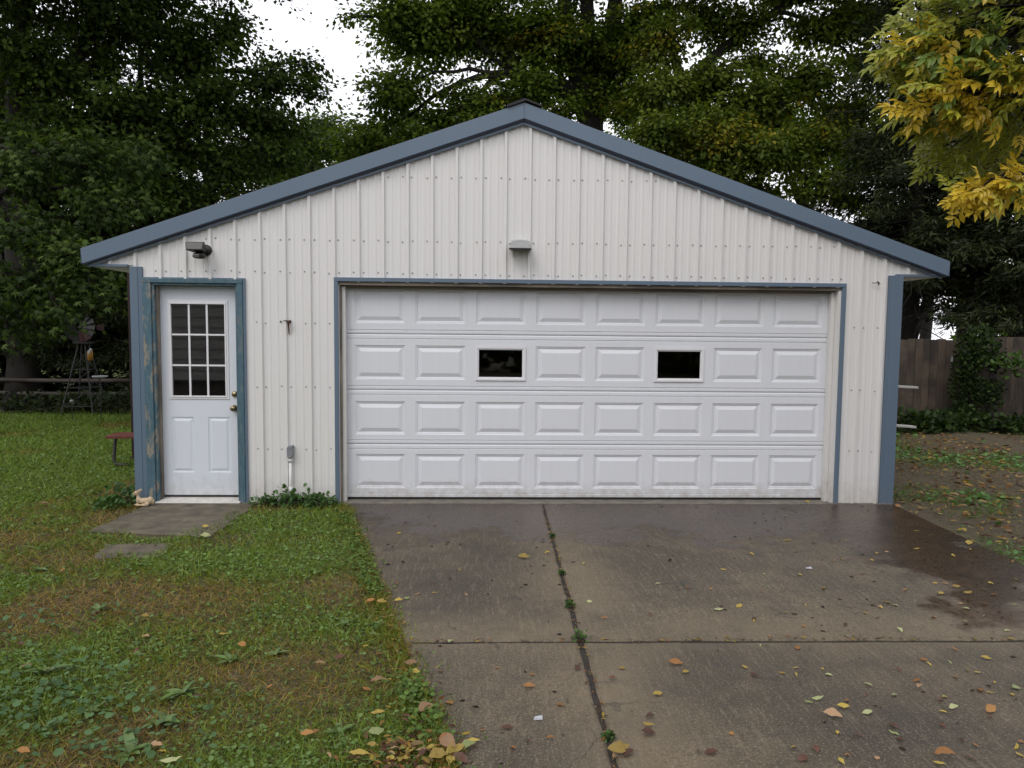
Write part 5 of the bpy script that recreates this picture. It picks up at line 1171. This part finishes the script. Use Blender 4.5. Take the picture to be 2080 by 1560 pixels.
SPEC = [(1065, 1133, 'yellow', 'ovate', .14, 'folded bright yellow leaf alone on the near left of the wet upper slab'), (810, 1221, 'yellow', 'ovate', .085, 'yellow leaflet of the three part leaf near the grass edge'), (826, 1216, 'green', 'ovate', .07, 'greenish leaflet of the three part leaf near the grass edge'),
        (883, 1205, 'yellow', 'narrow', .06, 'thin pale leaf right of the three part yellow leaf'), (1459, 1239, 'green', 'ovate', .10, 'long pale green leaf below the middle of the upper right slab'), (1336, 1411, 'yellow', 'ovate', .085, 'yellow green oval leaf on the lower right slab'), (1255, 1524, 'yellow', 'ovate', .15, 'large pale yellow leaf lying across the long joint at the bottom'),
        (1278, 1533, 'brown', 'ovate', .09, 'brown tipped leaf under the large pale yellow leaf'), (1692, 1457, 'tan', 'ovate', .12, 'curled pale pink tan leaf on the lower right slab'), (1713, 1437, 'yellow', 'ovate', .085, 'curled yellow leaf just behind the pink tan leaf'), (1660, 1419, 'green', 'narrow', .09, 'thin pale green leaf left of the curled yellow leaf'), (1643, 1427, 'green', 'narrow', .06, 'small green leaf left of the curled leaves'),
        (1868, 1398, 'tan', 'narrow', .085, 'pale tan leaf right of centre on the lower right slab'), (1937, 1440, 'green', 'ovate', .075, 'folded pale green leaf low at the right'), (2012, 1445, 'orange', 'ovate', .11, 'long orange brown leaf near the right edge'), (2062, 1397, 'green', 'round', .08, 'broad yellow green leaf at the right edge of the lower slab'), (2003, 1339, 'yellow', 'ovate', .075, 'yellow leaf above the broad green one at the right'),
        (1920, 1540, 'orange', 'narrow', .15, 'long golden leaf at the bottom right'), (1908, 1551, 'yellow', 'narrow', .07, 'small pale leaf below the long golden leaf'), (1970, 1106, 'yellow', 'round', .13, 'bright yellow leaf on the right edge of the driveway'), (1912, 1207, 'yellow', 'ovate', .08, 'yellow oval leaf on the dark wet concrete right'), (1942, 1193, 'yellow', 'ovate', .09, 'golden leaf beside the stem on the dark wet concrete'), (1920, 1188, 'tan', 'narrow', .07, 'pinkish leaf with a long stem on the dark wet concrete'),
        (1965, 1205, 'yellow', 'narrow', .11, 'long thin yellow leaf on the wet concrete'), (1600, 1098, 'yellow', 'narrow', .10, 'narrow pale yellow leaf on the upper right slab'), (1075, 1396, 'orange', 'ovate', .09, 'dark orange leaf on the lower left slab'), (1118, 1502, 'orange', 'narrow', .06, 'thin orange leaf on the lower left slab'), (1030, 1480, 'brown', 'ovate', .075, 'red brown leaf on the lower left slab'),
        (1445, 1530, 'brown', 'ovate', .09, 'dark red leaf at the bottom of the lower right slab'), (1317, 1490, 'brown', 'round', .09, 'dark curled leaf right of the long joint'), (1318, 1473, 'yellow', 'narrow', .08, 'thin yellow leaf above the dark curled leaf'), (1321, 1458, 'brown', 'round', .06, 'rusty round leaf above the thin yellow leaf'), (1373, 1349, 'orange', 'ovate', .11, 'orange leaf just below the cross joint on the right'), (1264, 1358, 'yellow', 'round', .055, 'small golden leaf right of the joint crossing'),
        (1244, 1380, 'brown', 'round', .055, 'small dark oval leaf right of the long joint'), (1393, 1367, 'yellow', 'round', .055, 'bright yellow leaf with stem on the lower right slab'), (866, 1447, 'tan', 'round', .12, 'pale orange leaf on the grass edge at the lower left'), (845, 1370, 'yellow', 'ovate', .085, 'yellow leaf on the driveway edge beside a pinkish one'), (835, 1352, 'tan', 'ovate', .11, 'pinkish leaf on the driveway edge'),
        (910, 1520, 'tan', 'round', .13, 'large pale leaf at the heart of the leaf pile'), (925, 1530, 'yellow', 'ovate', .14, 'long yellow leaf on the leaf pile'), (890, 1545, 'yellow', 'round', .12, 'crumpled yellow leaf at the bottom of the pile'), (950, 1520, 'green', 'ovate', .11, 'green leaf on the right of the leaf pile'), (935, 1545, 'brown', 'ovate', .12, 'brown leaf at the bottom right of the pile'),
        (905, 1505, 'orange', 'ovate', .10, 'orange leaf at the top of the leaf pile'), (960, 1508, 'yellow', 'narrow', .10, 'narrow yellow leaf at the right tip of the pile'), (764, 1492, 'green', 'round', .11, 'pale grey green leaf upturned in the grass'), (768, 1455, 'yellow', 'narrow', .10, 'narrow yellow leaf standing in the grass'), (624, 1497, 'orange', 'ovate', .085, 'orange pair of leaves in the grass, left one'), (638, 1492, 'orange', 'narrow', .08, 'orange pair of leaves in the grass, right one'),
        (730, 1540, 'yellow', 'narrow', .13, 'tall pale yellow leaf at the bottom of the lawn'), (757, 1520, 'yellow', 'ovate', .07, 'small bright yellow leaf in the bottom turf'), (492, 1314, 'orange', 'round', .085, 'pale orange leaf in the middle of the lawn'), (297, 1257, 'yellow', 'ovate', .11, 'pale yellow leaf in the lawn left of centre'), (455, 1292, 'yellow', 'narrow', .09, 'small yellow leaf right of the pale yellow one'), (320, 1517, 'tan', 'ovate', .085, 'tan leaf in the turf near the bottom left'),
        (347, 1550, 'green', 'narrow', .12, 'pale green blade shaped leaf at the bottom edge'), (55, 1359, 'tan', 'narrow', .08, 'tan leaf among the ground ivy'), (48, 1534, 'orange', 'ovate', .09, 'rusty leaf at the bottom left corner'), (88, 1026, 'tan', 'narrow', .15, 'pale dry leaf in the grass left of the stoop'), (415, 1097, 'green', 'narrow', .26, 'long pale leaf spray on the grass below the stoop'), (418, 1073, 'yellow', 'ovate', .10, 'small yellow leaf on the stoop edge'),
        (650, 1353, 'tan', 'narrow', .085, 'dry leaf lying on the bare soil patch'), (690, 1340, 'brown', 'ovate', .09, 'brown leaf on the bare soil patch'), (770, 1390, 'tan', 'narrow', .13, 'long dry leaf beside the driveway grass'), (745, 1405, 'orange', 'narrow', .09, 'orange leaf below the long dry leaf'), (753, 1225, 'orange', 'round', .09, 'orange leaf tucked in the driveway grass'), (776, 1227, 'yellow', 'ovate', .10, 'curled yellow leaf on the driveway grass edge'),
        (1470, 1158, 'yellow', 'narrow', .07, 'thin yellow leaf on the upper right slab'), (1398, 1195, 'orange', 'round', .05, 'small orange leaf on the upper right slab'), (1197, 1223, 'green', 'round', .055, 'tiny green leaf right of the joint weed'), (1228, 1258, 'orange', 'narrow', .07, 'thin orange leaf above the cross joint'), (1322, 1250, 'brown', 'narrow', .07, 'dark forked leaf above the cross joint'), (1640, 1020, 'yellow', 'round', .085, 'round yellow leaf at the foot of the garage door'), (1825, 1031, 'orange', 'round', .11, 'orange leaf at the foot of the right corner')]
for px, py, c, s, size, lab in SPEC:
    p = gnd(px, py, .004); drop(p[0], p[1], .004 if (p[0] > left_edge(p[1])) else .012, c, s, size*.66, lab, tilt=.12, rot=rl.uniform(-.7, .7), face=rl.uniform(.15, .5))
def region(x, y):
    if x < left_edge(y): return 'lawn'
    if x > 3.62: return 'side'
    return 'upper left slab' if (y > YJ and x < .2) else 'upper right slab' if y > YJ else 'lower left slab' if x < .2 else 'lower right slab'
def spot(x, y):
    d = 'close to the garage' if y > -1.2 else 'well above the cross joint' if y > -2.4 else 'just above the cross joint' if y > YJ else 'just below the cross joint' if y > -3.75 else 'low in the frame'
    q = (x-CX)/(y+CD); X_ = CX+q*(CD+.12); k_ = int(math.floor((X_+1.65)/.5817)); k_ = max(-1, min(9, k_)); d = 'against the garage' if y > -.6 else 'near the garage' if y > -1.2 else d; e = 'left of the door' if k_ < 0 else 'below the right corner' if k_ == 8 else 'right of the corner' if k_ == 9 else 'below panel column '+['one', 'two', 'three', 'four', 'five', 'six', 'seven', 'eight'][k_]; return d+', '+e
    e = 'far left' if q < -.45 else 'left of the long joint' if q < .03 else 'right of the long joint' if q < .30 else 'under the right half of the door' if q < .48 else 'toward the right' if q < .58 else 'far right'
    return d+', '+e
def group_label(c, s, reg):
    sh = {'ovate': 'oval', 'round': 'broad', 'narrow': 'thin'}[s]
    w_ = {'lawn': 'in the left lawn', 'side': 'on the right side soil'}.get(reg, 'on the %s' % reg)
    return 'small %s %s fallen leaf %s' % (sh, CN[c], w_), 'small %s %s leaves, %s' % (sh, CN[c], reg)
cnt = 0
while cnt < 222:
    u = rl.random()
    if u < .50:
        px, py = rl.uniform(1500, 2075), rl.uniform(1040, 1550); cw = ['yellow']*7+['orange']*3+['brown']*3+['green']*2+['tan']
    elif u < .60: px, py = rl.uniform(720, 1500), rl.uniform(1030, 1550); cw = ['yellow']*4+['orange']*3+['brown']*4+['green', 'tan']
    elif u < .70: px, py = rl.uniform(1900, 2078), rl.uniform(930, 1120); cw = ['yellow']*6+['orange']*2+['brown']*2+['green']
    elif u < .82:      # drive edge drift
        t = rl.random(); y = -.6-4.0*t; x = left_edge(y)+rl.gauss(-.03, .06); px = None; cw = ['tan', 'orange', 'brown', 'brown', 'yellow']
    elif u < .88: x = rl.gauss(-.60, .09); y = rl.gauss(-4.28, .10); px = None; cw = ['yellow', 'yellow', 'orange', 'brown', 'brown', 'tan']
    else: px, py = rl.uniform(0, 850), rl.uniform(1120, 1550); cw = ['tan', 'brown', 'brown', 'orange', 'yellow']
    if px is not None: p = gnd(px, py); x, y = p[0], p[1]
    if y > -.06 and x < 3.7: continue
    if any((x-a)**2+(y-b_)**2 < .0012 for a, b_ in placed) and rl.random() < .8: continue
    c = rl.choice(cw); s = rl.choice(['ovate', 'ovate', 'round', 'narrow', 'narrow']); reg = region(x, y); lab, grp = group_label(c, s, reg); lab = lab.replace('scattered ', '').replace('small ', '').replace('fallen ', '')+', '+spot(x, y); lab = ' '.join(lab.split()[:16])
    drop(x, y, .004 if reg not in ('lawn', 'side') else .010, c, s, rl.uniform(.028, .052)*(1.15 if reg in ('lawn', 'side') else 1), lab, tilt=.25, group=grp); cnt += 1
# the many small ones past that, in one mass
r = np.random.default_rng(8); n = 8500
X = 3.75+7.2*r.random(n); Y = -2.5+8.0*r.random(n); k = fnoise(X, Y, .9, 30) > .43; X, Y = X[k], Y[k]
k = (X > 3.72+np.abs(r.normal(0, .1, len(X)))) ; X, Y = X[k], Y[k]; n1 = len(X)
Y2 = -.3-4.6*r.random(700); X2 = left_edge(Y2)+r.normal(-.03, .05, 700); X3 = .22+r.normal(0, .012, 160); Y3 = -.6-4.2*r.random(160); X4 = -.7+4.1*r.random(120)**.8; Y4 = YJ+r.normal(0, .010, 120); n5 = 260; X5 = r.normal(-.62, .10, n5); Y5 = r.normal(-4.30, .11, n5)
X = np.concatenate([X, X2, X3, X4, X5]); Y = np.concatenate([Y, Y2, Y3+0, Y4, Y5]); X[n1+700:n1+860] = .221+Y[n1+700:n1+860]*.0135+r.normal(0, .012, 160); n = len(X); az = r.random(n)*2*PI
sz = np.concatenate([np.full(n1, .080), np.full(700, .035), np.full(160, .03), np.full(120, .035), np.full(n5, .05)])*(.5+.8*r.random(n))
V, F = scatter(np.stack([X, Y, .002+.012*r.random(n)+np.where(X > 3.7, .008, 0)], -1), np.stack([np.cos(az), np.sin(az), r.normal(0, .15, n)], -1), np.array([0, 0, 1.])+r.normal(0, .5, (n, 3)), sz, T_LANCE)
V[:, 2] = np.maximum(V[:, 2], .0025)
pal = np.array([(.30, .22, .04), (.24, .15, .035), (.22, .10, .04), (.10, .045, .022), (.07, .032, .018), (.12, .07, .035), (.30, .20, .10)]); col = pal[r.integers(0, len(pal), n)]*(.6+.6*r.random((n, 1)))
o = bulk('leaf_litter', V, F, M_CLOVER, np.repeat(col, len(T_LANCE[0]), 0)); tag(o, 'fine fallen leaf litter on the soil, joints and driveway edge', None, None, 'stuff')
# crumbs and twigs of dark debris on the concrete
r = np.random.default_rng(9); n = 480; X = -1.5+5.1*r.random(n); Y = -.15-4.4*r.random(n)**1.3; k = (X > left_edge(Y)+.02) & (fnoise(X, Y, 1.6, 40) > .45); X, Y = X[k], Y[k]; n = len(X); az = r.normal(0, .5, n)
V, F = scatter(np.stack([X, Y, .004+0*X], -1), np.stack([np.cos(az), np.sin(az), 0*az], -1), np.array([0, 0, 1.])+r.normal(0, .1, (n, 3)), .010+.03*r.random(n)**2, T_RHOMB); V[:, 2] = np.maximum(V[:, 2], .003)
o = bulk('debris', V, F, M_CLOVER, np.repeat(np.array([(.03, .018, .012)])*(.6+.9*r.random((n, 1))), 4, 0)); tag(o, 'dark crumbs and bits of twig on the driveway', None, None, 'stuff')
p = gnd(1093, 1461); m = MB(); m.hexa([(-.02, -.012, 0), (.018, -.014, .002), (.022, .010, .001), (-.012, .014, 0), (-.018, -.008, .010), (.014, -.012, .006), (.018, .006, .012), (-.010, .010, .006)]); o = m.build('paper_scrap', M_DISH); o.location = (p[0], p[1], .003); tag(o, 'tiny pale scrap of paper on the lower left slab', 'litter')
p = gnd(1643, 1156); m = MB(); m.hexa([(-.025, -.008, 0), (.022, -.010, .001), (.024, .010, 0), (-.022, .010, .001), (-.020, -.006, .009), (.018, -.006, .005), (.018, .006, .011), (-.016, .006, .006)]); o = m.build('paper_scrap', M_DISH); o.location = (p[0], p[1], .005); tag(o, 'tiny white scrap on the upper right slab', 'litter')
import sys; print('TRIS', NT, NG, file=sys.stderr); print('tris trees', NT, 'ground', NG)
